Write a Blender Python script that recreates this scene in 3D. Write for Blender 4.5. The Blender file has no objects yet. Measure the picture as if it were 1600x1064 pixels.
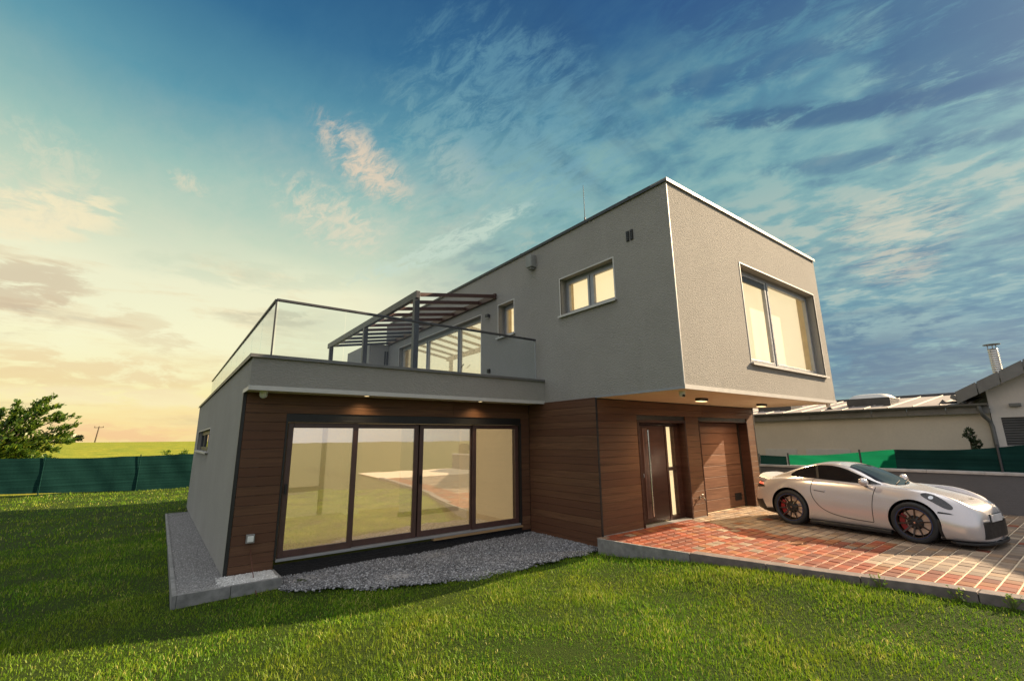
import bpy, bmesh, math, random
import numpy as np
from mathutils import Vector, Matrix, Euler
from mathutils.bvhtree import BVHTree
random.seed(7); rng = np.random.default_rng(11)
S = bpy.context.scene
COL = S.collection
R = math.radians

# ------------------------------------------------------------------ main dimensions (metres)
W = 6.337; H1 = 2.485; H2 = 6.127          # upper storey: width, underside, top
A = 1.904; B = 3.924; CY = 3.376           # entrance wall, garden wall, front of the terrace parapet
D = 15.5; L = 5.598; H4 = 2.958; UB = 12.35
SUN = Vector((4.5, -1.62, 2.64)).normalized()   # towards the sun
EXPO = 1.35
EX = 2.0 ** EXPO

# ------------------------------------------------------------------ node helpers
class NT:
    def __init__(s, tree):
        s.t = tree; s.n = tree.nodes; s.l = tree.links
    def new(s, typ, **kw):
        nd = s.n.new(typ)
        for k, v in kw.items():
            if k.startswith('_'): setattr(nd, k[1:], v)
        for k, v in kw.items():
            if not k.startswith('_'):
                key = int(k[1:]) if k[0] == 'i' and k[1:].isdigit() else k.replace('__', ' ')
                s.set(nd.inputs[key], v)
        return nd
    def set(s, sock, v):
        if isinstance(v, bpy.types.NodeSocket): s.l.new(v, sock)
        elif isinstance(v, bpy.types.Node): s.l.new(v.outputs[0], sock)
        else:
            if hasattr(sock.default_value, '__len__') and len(sock.default_value) == 4 and len(v) == 3: v = (*v, 1)
            sock.default_value = v
    def coord(s, kind='Object'):
        return s.new('ShaderNodeTexCoord').outputs[kind]
    def mapv(s, vec, scale=(1, 1, 1), rot=(0, 0, 0), loc=(0, 0, 0)):
        return s.new('ShaderNodeMapping', Vector=vec, Scale=scale, Rotation=rot, Location=loc).outputs[0]
    def noise(s, vec, scale=5, detail=4, rough=.5, dist=0):
        return s.new('ShaderNodeTexNoise', Vector=vec, Scale=scale, Detail=detail, Roughness=rough, Distortion=dist).outputs[0]
    def ramp(s, fac, stops, interp='LINEAR'):
        nd = s.new('ShaderNodeValToRGB', Fac=fac); cr = nd.color_ramp; cr.interpolation = interp
        while len(cr.elements) < len(stops): cr.elements.new(.5)
        for e, (p, c) in zip(cr.elements, stops):
            e.position = p; e.color = (*c, 1) if hasattr(c, '__len__') else (c, c, c, 1)
        return nd.outputs[0]
    def mix(s, fac, a, b, mode='MIX'):
        nd = s.n.new('ShaderNodeMix'); nd.data_type = 'RGBA'; nd.blend_type = mode
        s.set(nd.inputs[0], fac); s.set(nd.inputs[6], a); s.set(nd.inputs[7], b)
        return nd.outputs[2]
    def math(s, op, a, b=0.0, c=None, clamp=False):
        nd = s.n.new('ShaderNodeMath'); nd.operation = op; nd.use_clamp = clamp
        s.set(nd.inputs[0], a); s.set(nd.inputs[1], b)
        if c is not None: s.set(nd.inputs[2], c)
        return nd.outputs[0]
    def maprange(s, v, a, b, c=0.0, d=1.0, smooth=False):
        nd = s.new('ShaderNodeMapRange'); nd.clamp = True
        if smooth: nd.interpolation_type = 'SMOOTHSTEP'
        s.set(nd.inputs[0], v)
        for i, x in enumerate((a, b, c, d)): s.set(nd.inputs[1 + i], x)
        return nd.outputs[0]
    def bump(s, h, strength=.3, dist=.01, normal=None):
        nd = s.new('ShaderNodeBump', Height=h, Strength=strength, Distance=dist)
        if normal is not None: s.set(nd.inputs['Normal'], normal)
        return nd.outputs[0]
    def attr(s, name):
        nd = s.new('ShaderNodeAttribute'); nd.attribute_name = name; return nd

def material(name):
    m = bpy.data.materials.new(name); m.use_nodes = True
    t = NT(m.node_tree); b = t.n['Principled BSDF']
    return m, t, b

def simple(name, col, rough=.5, metal=0.0, var=.12, scale=6, bump=0.0, bscale=60, coat=0.0, spec=None):
    m, t, b = material(name); o = t.coord()
    n = t.noise(o, scale, 5, .6)
    c = t.mix(t.maprange(n, .3, .7), [x * (1 - var) for x in col], [min(1, x * (1 + var)) for x in col])
    t.set(b.inputs['Base Color'], c)
    t.set(b.inputs['Roughness'], t.maprange(t.noise(o, scale * 3, 3), .3, .7, max(.02, rough - .06), min(1, rough + .06)))
    b.inputs['Metallic'].default_value = metal
    b.inputs['Coat Weight'].default_value = coat
    if spec is not None: b.inputs['Specular IOR Level'].default_value = spec
    if bump: t.set(b.inputs['Normal'], t.bump(t.noise(o, bscale, 4), bump, .004))
    return m

def plaster(name, col, su=22, sv=72, strength=.68, dist=.0075):
    m, t, b = material(name); o = t.coord()
    big = t.noise(o, .7, 4, .6); small = t.noise(t.mapv(o, (su * .5, su * .5, sv * .5)), 1, 3)
    streak = t.noise(t.mapv(o, (2.2, 2.2, .25)), 1, 4, .6)
    c = t.mix(t.maprange(big, .35, .65), [x * .93 for x in col], [x * 1.05 for x in col])
    c = t.mix(t.maprange(small, .3, .7, .0, .22), c, [x * .72 for x in col])
    c = t.mix(t.maprange(streak, .60, .8, 0, .22), c, [min(1, x * 1.25) for x in col])
    t.set(b.inputs['Base Color'], c); b.inputs['Roughness'].default_value = .88
    h1 = t.noise(t.mapv(o, (su, su, sv)), 1, 3, .55, .4)
    h2 = t.noise(t.mapv(o, (su * 3, su * 3, sv * 2)), 1, 2)
    h = t.math('ADD', t.maprange(h1, .38, .62), t.math('MULTIPLY', h2, .35))
    t.set(b.inputs['Normal'], t.bump(h, strength, dist))
    return m

def emis(name, col, strength=1.0, var=.06):
    m, t, b = material(name); o = t.coord()
    n = t.noise(t.mapv(o, (1.2, 1.2, .6)), 1, 3)
    c = t.mix(t.maprange(n, .3, .7), [x * (1 - var) for x in col], col)
    t.set(b.inputs['Base Color'], (.5, .42, .3)); b.inputs['Roughness'].default_value = .8
    t.set(b.inputs['Emission Color'], c); b.inputs['Emission Strength'].default_value = strength
    return m

def glass(name, refl=.06, tint=(1, 1, 1), rough=.0, k=.9):
    m, t, b = material(name)
    t.n.remove(b)
    bf = t.new('ShaderNodeNewGeometry').outputs['Backfacing']
    fr = t.new('ShaderNodeFresnel', IOR=t.math('SUBTRACT', 1.5, t.math('MULTIPLY', bf, 1.5 - 1 / 1.5)))
    wav = t.bump(t.noise(t.coord(), 1.1, 2), .012, .05)
    gl = t.new('ShaderNodeBsdfGlossy', Roughness=rough, Normal=wav)
    tr = t.new('ShaderNodeBsdfTransparent', Color=tint)
    f = t.math('ADD', t.math('MULTIPLY', fr, k), refl, clamp=True)
    ms = t.new('ShaderNodeMixShader', i0=f, i1=tr, i2=gl)
    t.l.new(ms.outputs[0], t.n['Material Output'].inputs['Surface'])
    return m

def wood(name, col, dark=.5, grain=(1.6, 1.6, 60), rough=.55, weather=True):
    m, t, b = material(name); o = t.coord()
    tone = t.attr('tone').outputs['Fac']
    off = t.new('ShaderNodeCombineXYZ', X=t.math('MULTIPLY', tone, 37.0), Y=t.math('MULTIPLY', tone, 19.0), Z=0.0)
    vec = t.new('ShaderNodeVectorMath', _operation='ADD', i0=t.mapv(o, grain), i1=off).outputs[0]
    g = t.noise(vec, 1, 6, .65, .6)
    fine = t.noise(t.mapv(o, (5, 5, 260)), 1, 3, .6)
    c = t.mix(t.maprange(g, .3, .72), [x * dark * .85 for x in col], [x * 1.4 for x in col])
    c = t.mix(t.math('MULTIPLY', fine, .35), c, [x * .55 for x in col])
    c = t.mix(t.maprange(tone, 0, 1, .0, .85), c, (col[0] * .6, col[1] * .52, col[2] * .55))
    if weather:
        n = t.noise(t.mapv(o, (.9, .9, 1.7)), 1, 4, .6)
        c = t.mix(t.maprange(n, .52, .75, 0, .35), c, [x * .5 for x in col])
    t.set(b.inputs['Base Color'], c)
    t.set(b.inputs['Roughness'], t.maprange(g, .3, .7, rough - .08, rough + .12))
    b.inputs['Specular IOR Level'].default_value = .25
    t.set(b.inputs['Normal'], t.bump(fine, .25, .002))
    return m

M = {}
M['plaster'] = plaster('light_grey_plaster', (.305, .288, .264))
M['soffit'] = simple('cream_soffit', (.66, .54, .40), .8, var=.05, scale=2, bump=.1, bscale=120)
M['wood'] = wood('brown_cladding', (.155, .077, .042))
M['door_wood'] = wood('dark_door_panel', (.046, .020, .015), grain=(1, 1, 20), rough=.35, weather=False)
M['garage_wood'] = wood('brown_garage_panel', (.165, .080, .050), grain=(1.2, 1.2, 45), rough=.5)
M['darkframe'] = simple('dark_brown_frame', (.075, .036, .030), .38, var=.2, scale=9)
M['black'] = simple('black_trim', (.010, .009, .009), .5)
M['anthracite'] = simple('anthracite_metal', (.055, .055, .060), .45, .3, var=.15)
M['brownmetal'] = simple('brown_pergola_metal', (.070, .034, .028), .45, .2)
M['alu'] = simple('grey_window_frame', (.30, .305, .32), .4, .25, var=.08)
M['coping'] = simple('sunlit_front_coping', (.20, .19, .18), .5, .2, var=.1)  # lighter grey paints the front coping as sunlit; side copings go dark
M['trimwhite'] = simple('pale_trim', (.50, .48, .455), .5, .1, var=.06)
M['greymetal'] = simple('grey_sheet_metal', (.15, .148, .145), .5, .35, var=.14, scale=3)
M['galv'] = simple('bright_flue_metal', (.55, .54, .52), .32, .8, var=.15, scale=14)
M['chrome'] = simple('brushed_steel', (.62, .60, .57), .22, 1.0, var=.06, scale=30)
M['glass'] = glass('window_glass', .40)
M['glass_up'] = glass('upper_window_glass', .03, k=.6)
M['railglass'] = glass('railing_glass', .0, (.93, .96, .97), k=.4)
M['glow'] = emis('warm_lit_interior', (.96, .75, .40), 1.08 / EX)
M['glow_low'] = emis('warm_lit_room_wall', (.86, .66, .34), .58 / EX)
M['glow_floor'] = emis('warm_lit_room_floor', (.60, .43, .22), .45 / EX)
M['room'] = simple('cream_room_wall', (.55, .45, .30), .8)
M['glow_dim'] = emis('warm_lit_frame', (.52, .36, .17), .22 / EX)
M['lamp'] = emis('lit_lamp_lens', (1.0, .72, .35), 1.0)
M['white'] = simple('white_plastic', (.70, .70, .68), .45, var=.04)
M['greyplastic'] = simple('grey_plastic', (.22, .22, .21), .5)
M['concrete'] = simple('concrete_edging', (.20, .195, .19), .85, var=.3, scale=9, bump=.5, bscale=90)
M['kerb'] = simple('brown_grey_kerb', (.14, .112, .106), .75, var=.3, scale=8, bump=.4, bscale=80)
M['joint'] = simple('sandy_joint', (.62, .50, .36), .95, var=.15, scale=20)
M['chippings_base'] = simple('chippings_bed', (.27, .262, .26), .95, var=.45, scale=60, bump=1.0, bscale=110)
M['rodrust'] = simple('rusty_rod', (.10, .035, .02), .8, var=.4, scale=30)
M['pale_wood'] = wood('pale_batten_wood', (.34, .22, .11), .7, weather=False)
M['soil'] = simple('soil', (.05, .04, .025), .95, var=.4, scale=12)
M['render_wall'] = plaster('neighbour_render', (.56, .495, .41), 30, 34, .12, .003)
M['render_white'] = plaster('neighbour_white_render', (.62, .575, .535), 30, 34, .12, .003)
M['retaining'] = plaster('retaining_wall_grey', (.115, .115, .125), 20, 24, .3, .004)
M['cap'] = simple('wall_cap_stone', (.42, .40, .39), .7, var=.2, scale=5, bump=.3)

def sheet_roof():
    m, t, b = material('pale_sheet_roof'); o = t.coord()
    n = t.noise(t.mapv(o, (1, .35, 1)), 2.2, 5, .65); s = t.noise(t.mapv(o, (.5, 5, 1)), 2, 3)
    c = t.mix(t.maprange(n, .35, .68), (.20, .165, .15), (.34, .295, .26))
    c = t.mix(t.maprange(s, .55, .75, 0, .5), c, (.24, .18, .17))
    t.set(b.inputs['Base Color'], c); b.inputs['Roughness'].default_value = .65; b.inputs['Metallic'].default_value = .1
    return m
M['sheetroof'] = sheet_roof()

def paver_mat():
    m, t, b = material('clay_pavers'); o = t.coord()
    a = t.attr('paint').outputs['Color']
    n = t.noise(o, 26, 5, .65); n2 = t.noise(o, 1.3, 4, .6)
    c = t.mix(t.maprange(n, .35, .75, 0, .45), a, t.mix(.5, a, (.06, .035, .02)))
    c = t.mix(t.maprange(n2, .55, .78, 0, .22), c, (.40, .31, .22))      # sand left on the surface
    t.set(b.inputs['Base Color'], c); b.inputs['Roughness'].default_value = .7
    t.set(b.inputs['Normal'], t.bump(t.noise(o, 120, 4), .35, .003))
    return m
M['paver'] = paver_mat()

def stone_mat(name, lo, hi):
    m, t, b = material(name)
    tone = t.attr('tone').outputs['Fac']
    c = t.ramp(tone, [(0, lo), (.7, [(x + y) * .42 for x, y in zip(lo, hi)]), (1, hi)])
    n = t.noise(t.coord(), 160, 3)
    t.set(b.inputs['Base Color'], t.mix(t.maprange(n, .3, .7, 0, .4), c, [x * .5 for x in lo]))
    b.inputs['Roughness'].default_value = .85
    return m
M['gravel'] = stone_mat('grey_gravel', (.085, .085, .09), (.50, .50, .52))
M['pebble'] = stone_mat('white_pebbles', (.50, .49, .47), (.85, .84, .82))
M['chips'] = stone_mat('grey_chippings', (.20, .195, .19), (.46, .45, .44))

def membrane_mat():
    m, t, b = material('black_dimple_membrane'); o = t.coord()
    v = t.new('ShaderNodeTexVoronoi', Vector=o, Scale=55.0, Randomness=.15).outputs['Distance']
    t.set(b.inputs['Base Color'], t.ramp(v, [(0, (.035, .035, .037)), (.5, (.004, .004, .005))])); b.inputs['Roughness'].default_value = .5; b.inputs['Specular IOR Level'].default_value = .2
    t.set(b.inputs['Normal'], t.bump(t.math('SUBTRACT', 1.0, v), .9, .012, t.bump(t.noise(o, 5, 4), .8, .05)))
    return m
M['membrane'] = membrane_mat()

def turf(name, cols, blade_scale=60):
    m, t, b = material(name); o = t.coord()
    n1 = t.noise(o, .55, 4, .6); n2 = t.noise(o, blade_scale, 4, .7); n3 = t.noise(o, 5, 4, .6)
    c = t.ramp(n1, [(.32, cols[0]), (.5, cols[1]), (.68, cols[2])])
    c = t.mix(t.maprange(n3, .35, .7, 0, .5), c, cols[1])
    c = t.mix(t.maprange(n2, .3, .65, .55, 0), c, (.012, .02, .004))
    t.set(b.inputs['Base Color'], c); b.inputs['Roughness'].default_value = .9; b.inputs['Specular IOR Level'].default_value = .1
    t.set(b.inputs['Normal'], t.bump(n2, .8, .03))
    return m
M['lawn_base'] = turf('lawn_ground', ((.05, .065, .012), (.035, .06, .008), (.04, .05, .012)))
M['field'] = turf('crop_field', ((.16, .21, .018), (.25, .27, .024), (.36, .32, .03)), 3.2)

def grass_mat():
    m, t, b = material('grass_blades'); t.n.remove(b); o = t.coord()
    tone = t.attr('tone').outputs['Fac']
    n1 = t.noise(o, .45, 4, .6); n2 = t.noise(o, 2.6, 4, .6)
    c = t.ramp(tone, [(0, (.042, .125, .006)), (.35, (.105, .25, .008)), (.68, (.20, .36, .012)), (.86, (.37, .43, .03)), (1, (.60, .54, .17))])
    c = t.mix(t.maprange(n1, .42, .68, 0, .5), c, (.29, .29, .022))
    c = t.mix(t.maprange(n2, .42, .66, 0, .5), c, (.08, .18, .009))
    d = t.new('ShaderNodeBsdfDiffuse', Color=c); tr = t.new('ShaderNodeBsdfTranslucent', Color=c)
    g = t.new('ShaderNodeBsdfGlossy', Color=(.5, .5, .45), Roughness=.5)
    s = t.new('ShaderNodeMixShader', i0=.38, i1=d, i2=tr); s2 = t.new('ShaderNodeMixShader', i0=.035, i1=s, i2=g)
    t.l.new(s2.outputs[0], t.n['Material Output'].inputs['Surface'])
    return m
M['grass'] = grass_mat()

def leaf_mat(name, lo, mid, hi, trans=.45):
    m, t, b = material(name); t.n.remove(b)
    tone = t.attr('tone').outputs['Fac']
    c = t.ramp(tone, [(0, lo), (.5, mid), (1, hi)])
    d = t.new('ShaderNodeBsdfDiffuse', Color=c); tr = t.new('ShaderNodeBsdfTranslucent', Color=c)
    g = t.new('ShaderNodeBsdfGlossy', Color=(.6, .6, .55), Roughness=.4)
    s = t.new('ShaderNodeMixShader', i0=trans, i1=d, i2=tr); s2 = t.new('ShaderNodeMixShader', i0=.05, i1=s, i2=g)
    t.l.new(s2.outputs[0], t.n['Material Output'].inputs['Surface'])
    return m
M['leaf'] = leaf_mat('tree_leaves', (.035, .09, .014), (.10, .19, .02), (.27, .31, .025))
M['leaf_dark'] = leaf_mat('dark_conifer_needles', (.012, .025, .012), (.025, .045, .018), (.05, .075, .02), .2)
M['bark'] = simple('bark', (.09, .065, .045), .9, var=.35, scale=14, bump=.7)

def mesh_fabric(name, lo, hi, trans, rowscale):
    m, t, b = material(name); t.n.remove(b); o = t.coord()
    rows = t.noise(t.mapv(o, (.12, .12, rowscale)), 1, 4, .7)
    fold = t.noise(t.mapv(o, (1.1, 1.1, .5)), 1, 4, .6)
    c = t.mix(t.maprange(rows, .35, .68), lo, hi)
    c = t.mix(t.maprange(fold, .45, .7, 0, .45), c, [x * .6 for x in lo])
    bmp = t.bump(t.math('ADD', rows, t.math('MULTIPLY', fold, 2.0)), .6, .02)
    d = t.new('ShaderNodeBsdfDiffuse', Color=c, Normal=bmp); tr = t.new('ShaderNodeBsdfTranslucent', Color=hi)
    s = t.new('ShaderNodeMixShader', i0=trans, i1=d, i2=tr)
    t.l.new(s.outputs[0], t.n['Material Output'].inputs['Surface'])
    return m
M['screen'] = mesh_fabric('dark_green_screen', (.008, .030, .027), (.014, .052, .046), .08, 13)
M['screen_sunlit'] = mesh_fabric('sunlit_screen_net', (.004, .085, .040), (.008, .17, .080), .45, 10)  # brighter copy of the screen, with the sunlight put into its colour

# car
def car_paint():
    m, t, b = material('silver_beige_paint'); o = t.coord()
    fl = t.noise(o, 900, 2)
    t.set(b.inputs['Base Color'], t.mix(t.maprange(fl, .3, .7), (.54, .50, .505), (.70, .655, .66)))
    b.inputs['Metallic'].default_value = .5; b.inputs['Roughness'].default_value = .27
    b.inputs['Coat Weight'].default_value = .7; b.inputs['Coat Roughness'].default_value = .06
    return m
M['paint'] = car_paint()
M['carglass'] = simple('dark_tinted_glass', (.010, .010, .011), .08, 0, var=.1, spec=.22)
M['carblack'] = simple('black_bumper_plastic', (.014, .014, .015), .42)
M['tyre'] = simple('tyre_rubber', (.016, .017, .020), .7, var=.2, scale=20, bump=.3, bscale=90)
M['rim'] = simple('satin_dark_rim', (.060, .046, .040), .3, .6)
M['rimline'] = simple('blue_rim_line', (.03, .055, .15), .4, .3)
M['disc'] = simple('brake_disc_metal', (.72, .52, .40), .5, .15, var=.12, scale=25)
M['red'] = simple('red_caliper', (.22, .010, .012), .4, var=.2)
M['taillight'] = emis('lit_red_taillight', (1.0, .03, .02), .5)
M['headlens'] = simple('headlight_housing', (.04, .038, .038), .15, .2, var=.3, scale=22, coat=1.0)
M['headlamp'] = simple('headlight_reflector', (.85, .85, .85), .1, .9)
M['plate'] = simple('plate_white', (.62, .60, .60), .5)

# ------------------------------------------------------------------ mesh builder
class MB:
    def __init__(s): s.v = []; s.f = []; s.m = []; s.c = []; s.cur = 0; s.tone = None
    def add(s, verts, faces, mi=None):
        o = len(s.v); s.v += [tuple(x) for x in verts]
        for f in faces: s.f.append(tuple(i + o for i in f)); s.m.append(s.cur if mi is None else mi); s.c.append(s.tone)
        return s
    def box(s, x0, x1, y0, y1, z0, z1, mi=None, fn=None):
        vs = [(x, y, z) for z in (z0, z1) for y in (y0, y1) for x in (x0, x1)]
        if fn: vs = [fn(*q) for q in vs]
        return s.add(vs, [(0, 2, 3, 1), (4, 5, 7, 6), (0, 1, 5, 4), (2, 6, 7, 3), (0, 4, 6, 2), (1, 3, 7, 5)], mi)
    def tube(s, pts, r, n=8, mi=None, cap=True):
        pts = [Vector(p) for p in pts]; rs = r if hasattr(r, '__len__') else [r] * len(pts)
        rings = []; ref = None
        for i, p in enumerate(pts):
            d = (pts[min(i + 1, len(pts) - 1)] - pts[max(i - 1, 0)]).normalized()
            if ref is None or abs(d.dot(ref)) > .98: ref = Vector((0, 0, 1)) if abs(d.z) < .9 else Vector((1, 0, 0))
            u = d.cross(ref).normalized(); w = d.cross(u)
            rings.append([p + (u * math.cos(2 * math.pi * k / n) + w * math.sin(2 * math.pi * k / n)) * rs[i] for k in range(n)])
        vs = [q for rg in rings for q in rg]; fs = []
        for i in range(len(pts) - 1):
            for k in range(n):
                fs.append((i * n + k, i * n + (k + 1) % n, (i + 1) * n + (k + 1) % n, (i + 1) * n + k))
        if cap: fs += [tuple(range(n))[::-1], tuple((len(pts) - 1) * n + k for k in range(n))]
        return s.add(vs, fs, mi)
    def bar(s, p, q, w, h, mi=None):
        """rectangular bar between two points: w across (horizontal), h in the vertical direction"""
        p = Vector(p); q = Vector(q); d = (q - p).normalized()
        up = Vector((0, 0, 1)) if abs(d.z) < .95 else Vector((0, 1, 0))
        u = d.cross(up).normalized(); t = u.cross(d)
        vs = [e + u * a * w / 2 + t * b * h / 2 for e in (p, q) for a, b in ((-1, -1), (1, -1), (1, 1), (-1, 1))]
        return s.add(vs, [(0, 3, 2, 1), (4, 5, 6, 7)] + [(k, (k + 1) % 4, 4 + (k + 1) % 4, 4 + k) for k in range(4)], mi)
    def lathe(s, prof, n=32, axis='z', c=(0, 0, 0), mi=None, closed=False):
        """prof: list of (radius, along)"""
        vs = []
        for r, h in prof:
            for k in range(n):
                a = 2 * math.pi * k / n; x, y = r * math.cos(a), r * math.sin(a)
                p = (x, y, h) if axis == 'z' else ((h, x, y) if axis == 'x' else (x, h, y))
                vs.append((p[0] + c[0], p[1] + c[1], p[2] + c[2]))
        m = len(prof); fs = []
        for i in range(m - 1 + (1 if closed else 0)):
            j = (i + 1) % m
            for k in range(n): fs.append((i * n + k, i * n + (k + 1) % n, j * n + (k + 1) % n, j * n + k))
        return s.add(vs, fs, mi)
    def prism(s, poly, z0, z1, fn=None, mi=None):
        n = len(poly); vs = [(x, y, z0) for x, y in poly] + [(x, y, z1) for x, y in poly]
        if fn: vs = [fn(*q) for q in vs]
        return s.add(vs, [tuple(range(n))[::-1], tuple(range(n, 2 * n))] + [(k, (k + 1) % n, n + (k + 1) % n, n + k) for k in range(n)], mi)
    def build(s, name, mats, parent=None, smooth=None, bevel=0, recalc=True, seg=2):
        me = bpy.data.meshes.new(name)
        me.from_pydata(s.v, [], s.f)
        mats = mats if isinstance(mats, (list, tuple)) else [mats]
        for m in mats: me.materials.append(m)
        if any(s.m): me.polygons.foreach_set('material_index', s.m)
        if any(c is not None for c in s.c):
            at = me.attributes.new('tone', 'FLOAT', 'FACE'); at.data.foreach_set('value', [c or 0.0 for c in s.c])
        if recalc:
            bm = bmesh.new(); bm.from_mesh(me); bmesh.ops.recalc_face_normals(bm, faces=bm.faces); bm.to_mesh(me); bm.free()
        if smooth is not None:
            me.polygons.foreach_set('use_smooth', [True] * len(me.polygons)); me.set_sharp_from_angle(angle=R(smooth))
        ob = bpy.data.objects.new(name, me); COL.objects.link(ob)
        if bevel:
            bv = ob.modifiers.new('edge', 'BEVEL'); bv.width = bevel; bv.segments = seg; bv.limit_method = 'ANGLE'; bv.angle_limit = R(40)
        if parent is not None: put(ob, parent)
        return ob

def world_loc(o):
    v = Vector(o.location)
    return o.matrix_parent_inverse @ v if False else v
def put(ob, parent):
    """parent while keeping the geometry where it is"""
    ob.parent = parent
    ob.matrix_parent_inverse = basis_world(parent).inverted()
def basis_world(o):
    m = Matrix.LocRotScale(o.location, o.rotation_euler, o.scale)
    if o.parent is not None: m = basis_world(o.parent) @ o.matrix_parent_inverse @ m
    return m
def tag(o, label=None, cat=None, group=None, kind=None):
    if label: o['label'] = label
    if cat: o['category'] = cat
    if group: o['group'] = group
    if kind: o['kind'] = kind
    return o
def thing(name, label, cat, loc=(0, 0, 0), group=None, rz=0):
    o = bpy.data.objects.new(name, None); COL.objects.link(o); o.location = loc; o.rotation_euler = (0, 0, rz)
    o.empty_display_size = .2
    return tag(o, label, cat, group)
def origin_to(o, p):
    """move the object's origin to p without moving its mesh"""
    p = Vector(p); o.data.transform(Matrix.Translation(-p)); o.location = p; return o
def copy_tree(o, parent=None):
    c = o.copy(); COL.objects.link(c)
    if parent is not None: c.parent = parent
    for ch in list(o.children): copy_tree(ch, c)
    return c
def structure(o): o['kind'] = 'structure'; return o

def fy(plane):                    # wall facing -y: (u, depth, v)
    return lambda u, d, v: (u, plane + d, v)
def fx(plane):                    # wall facing -x
    return lambda u, d, v: (plane + d, u, v)

def wall_slab(mb, fn, u0, u1, v0, v1, holes, th):
    """closed wall slab with rectangular openings (reveals included)"""
    holes = [(max(h[0], u0), min(h[1], u1), max(h[2], v0), min(h[3], v1)) for h in holes]
    us = sorted({u0, u1, *[h[0] for h in holes], *[h[1] for h in holes]}); vs = sorted({v0, v1, *[h[2] for h in holes], *[h[3] for h in holes]})
    def solid(i, j):
        if i < 0 or j < 0 or i >= len(us) - 1 or j >= len(vs) - 1: return False
        cu = (us[i] + us[i + 1]) / 2; cv = (vs[j] + vs[j + 1]) / 2
        return not any(h[0] < cu < h[1] and h[2] < cv < h[3] for h in holes)
    for i in range(len(us) - 1):
        for j in range(len(vs) - 1):
            if not solid(i, j): continue
            a, b, c, d = us[i], us[i + 1], vs[j], vs[j + 1]
            mb.add([fn(a, 0, c), fn(b, 0, c), fn(b, 0, d), fn(a, 0, d)], [(0, 1, 2, 3)])
            mb.add([fn(a, th, c), fn(b, th, c), fn(b, th, d), fn(a, th, d)], [(3, 2, 1, 0)])
            for (di, dj, p, q) in ((-1, 0, (a, c), (a, d)), (1, 0, (b, c), (b, d)), (0, -1, (a, c), (b, c)), (0, 1, (a, d), (b, d))):
                if not solid(i + di, j + dj):
                    mb.add([fn(p[0], 0, p[1]), fn(q[0], 0, q[1]), fn(q[0], th, q[1]), fn(p[0], th, p[1])], [(0, 1, 2, 3)])
    return mb

def frame_ring(mb, fn, u0, u1, v0, v1, w, d0, d1, mi=None, bottom=True, wb=None):
    """rectangular ring of four butted bars"""
    wb = w if wb is None else wb
    mb.box(u0, u0 + w, d0, d1, v0, v1, mi, fn); mb.box(u1 - w, u1, d0, d1, v0, v1, mi, fn)
    mb.box(u0 + w, u1 - w, d0, d1, v1 - w, v1, mi, fn)
    if bottom: mb.box(u0 + w, u1 - w, d0, d1, v0, v0 + wb, mi, fn)

def merge(ob, dist=1e-4):
    bm = bmesh.new(); bm.from_mesh(ob.data); bmesh.ops.remove_doubles(bm, verts=bm.verts, dist=dist)
    bmesh.ops.recalc_face_normals(bm, faces=bm.faces); bm.to_mesh(ob.data); bm.free(); return ob
# ================================================================== THE HOUSE
house = thing('modern_house', 'flat-roofed two-storey house with pale plaster, brown plank cladding and warm lit windows', 'house', (0.3, 4.5, 0))
def hpart(mb, name, mats, parent=None, **k):
    return mb.build(name, mats, parent or house, **k)

# ---- upper storey
FW = (2.33, 5.96, 3.10, 5.12)       # big window in the front face
W1 = (1.28, 2.76, 4.28, 5.10); W2 = (4.43, 5.08, 4.24, 5.08); W3 = (5.90, 11.35, 2.72, 5.02)
TH = .34
mb = MB(); wall_slab(mb, fy(0), 0, W, H1, H2, [FW], TH)
wall_slab(mb, fx(0), TH, UB, H1, H2, [W1, W2, W3], TH)
wall_slab(mb, fx(W - TH), TH, UB, H1, H2, [], TH)
wall_slab(mb, fy(UB), 0, W, H1, H2, [], .3)
merge(hpart(mb, 'upper_wall', M['plaster']))
mb = MB(); mb.box(TH, W - TH, TH, UB, H2 - .45, H2 - .3); hpart(mb, 'flat_roof', M['greymetal'])
mb = MB(); mb.box(.02, W - .02, .02, A + .02, H1 - .012, H1 - .003); mb.box(TH, W - TH, TH, UB, H1, H1 + .2)
hpart(mb, 'soffit', M['soffit'])
# back wing of the upper storey on the terrace
mb = MB(); mb.box(-.75, -.003, UB, UB + 2.6, H4 - .3, 5.30); hpart(mb, 'upper_wall', M['plaster'])
mb = MB(); mb.box(-.085, -.02, UB - .012, UB - .002, H4, 5.05); mb.box(-.17, -.11, UB - .008, UB - .001, H4, 5.05); hpart(mb, 'corner_trim', M['anthracite'])
# coping
mb = MB()
mb.box(-.035, W + .035, -.035, .30, H2, H2 + .032); mb.box(-.035, W + .035, -.035, -.029, H2 - .035, H2)
hpart(mb, 'roof_coping', M['coping'], bevel=.004)
mb = MB()
mb.box(-.035, .30, .30, UB + .3, H2, H2 + .032); mb.box(-.035, -.029, -.028, UB + .3, H2 - .035, H2)
mb.box(W - .3, W + .035, .30, UB + .3, H2, H2 + .032)
for y in (.75, 4.05, 7.4): mb.box(-.039, .304, y, y + .06, H2 + .001, H2 + .038)
hpart(mb, 'roof_coping', M['anthracite'], bevel=.004)  # side copings coloured darker than the front one, shade in the colour
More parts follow.
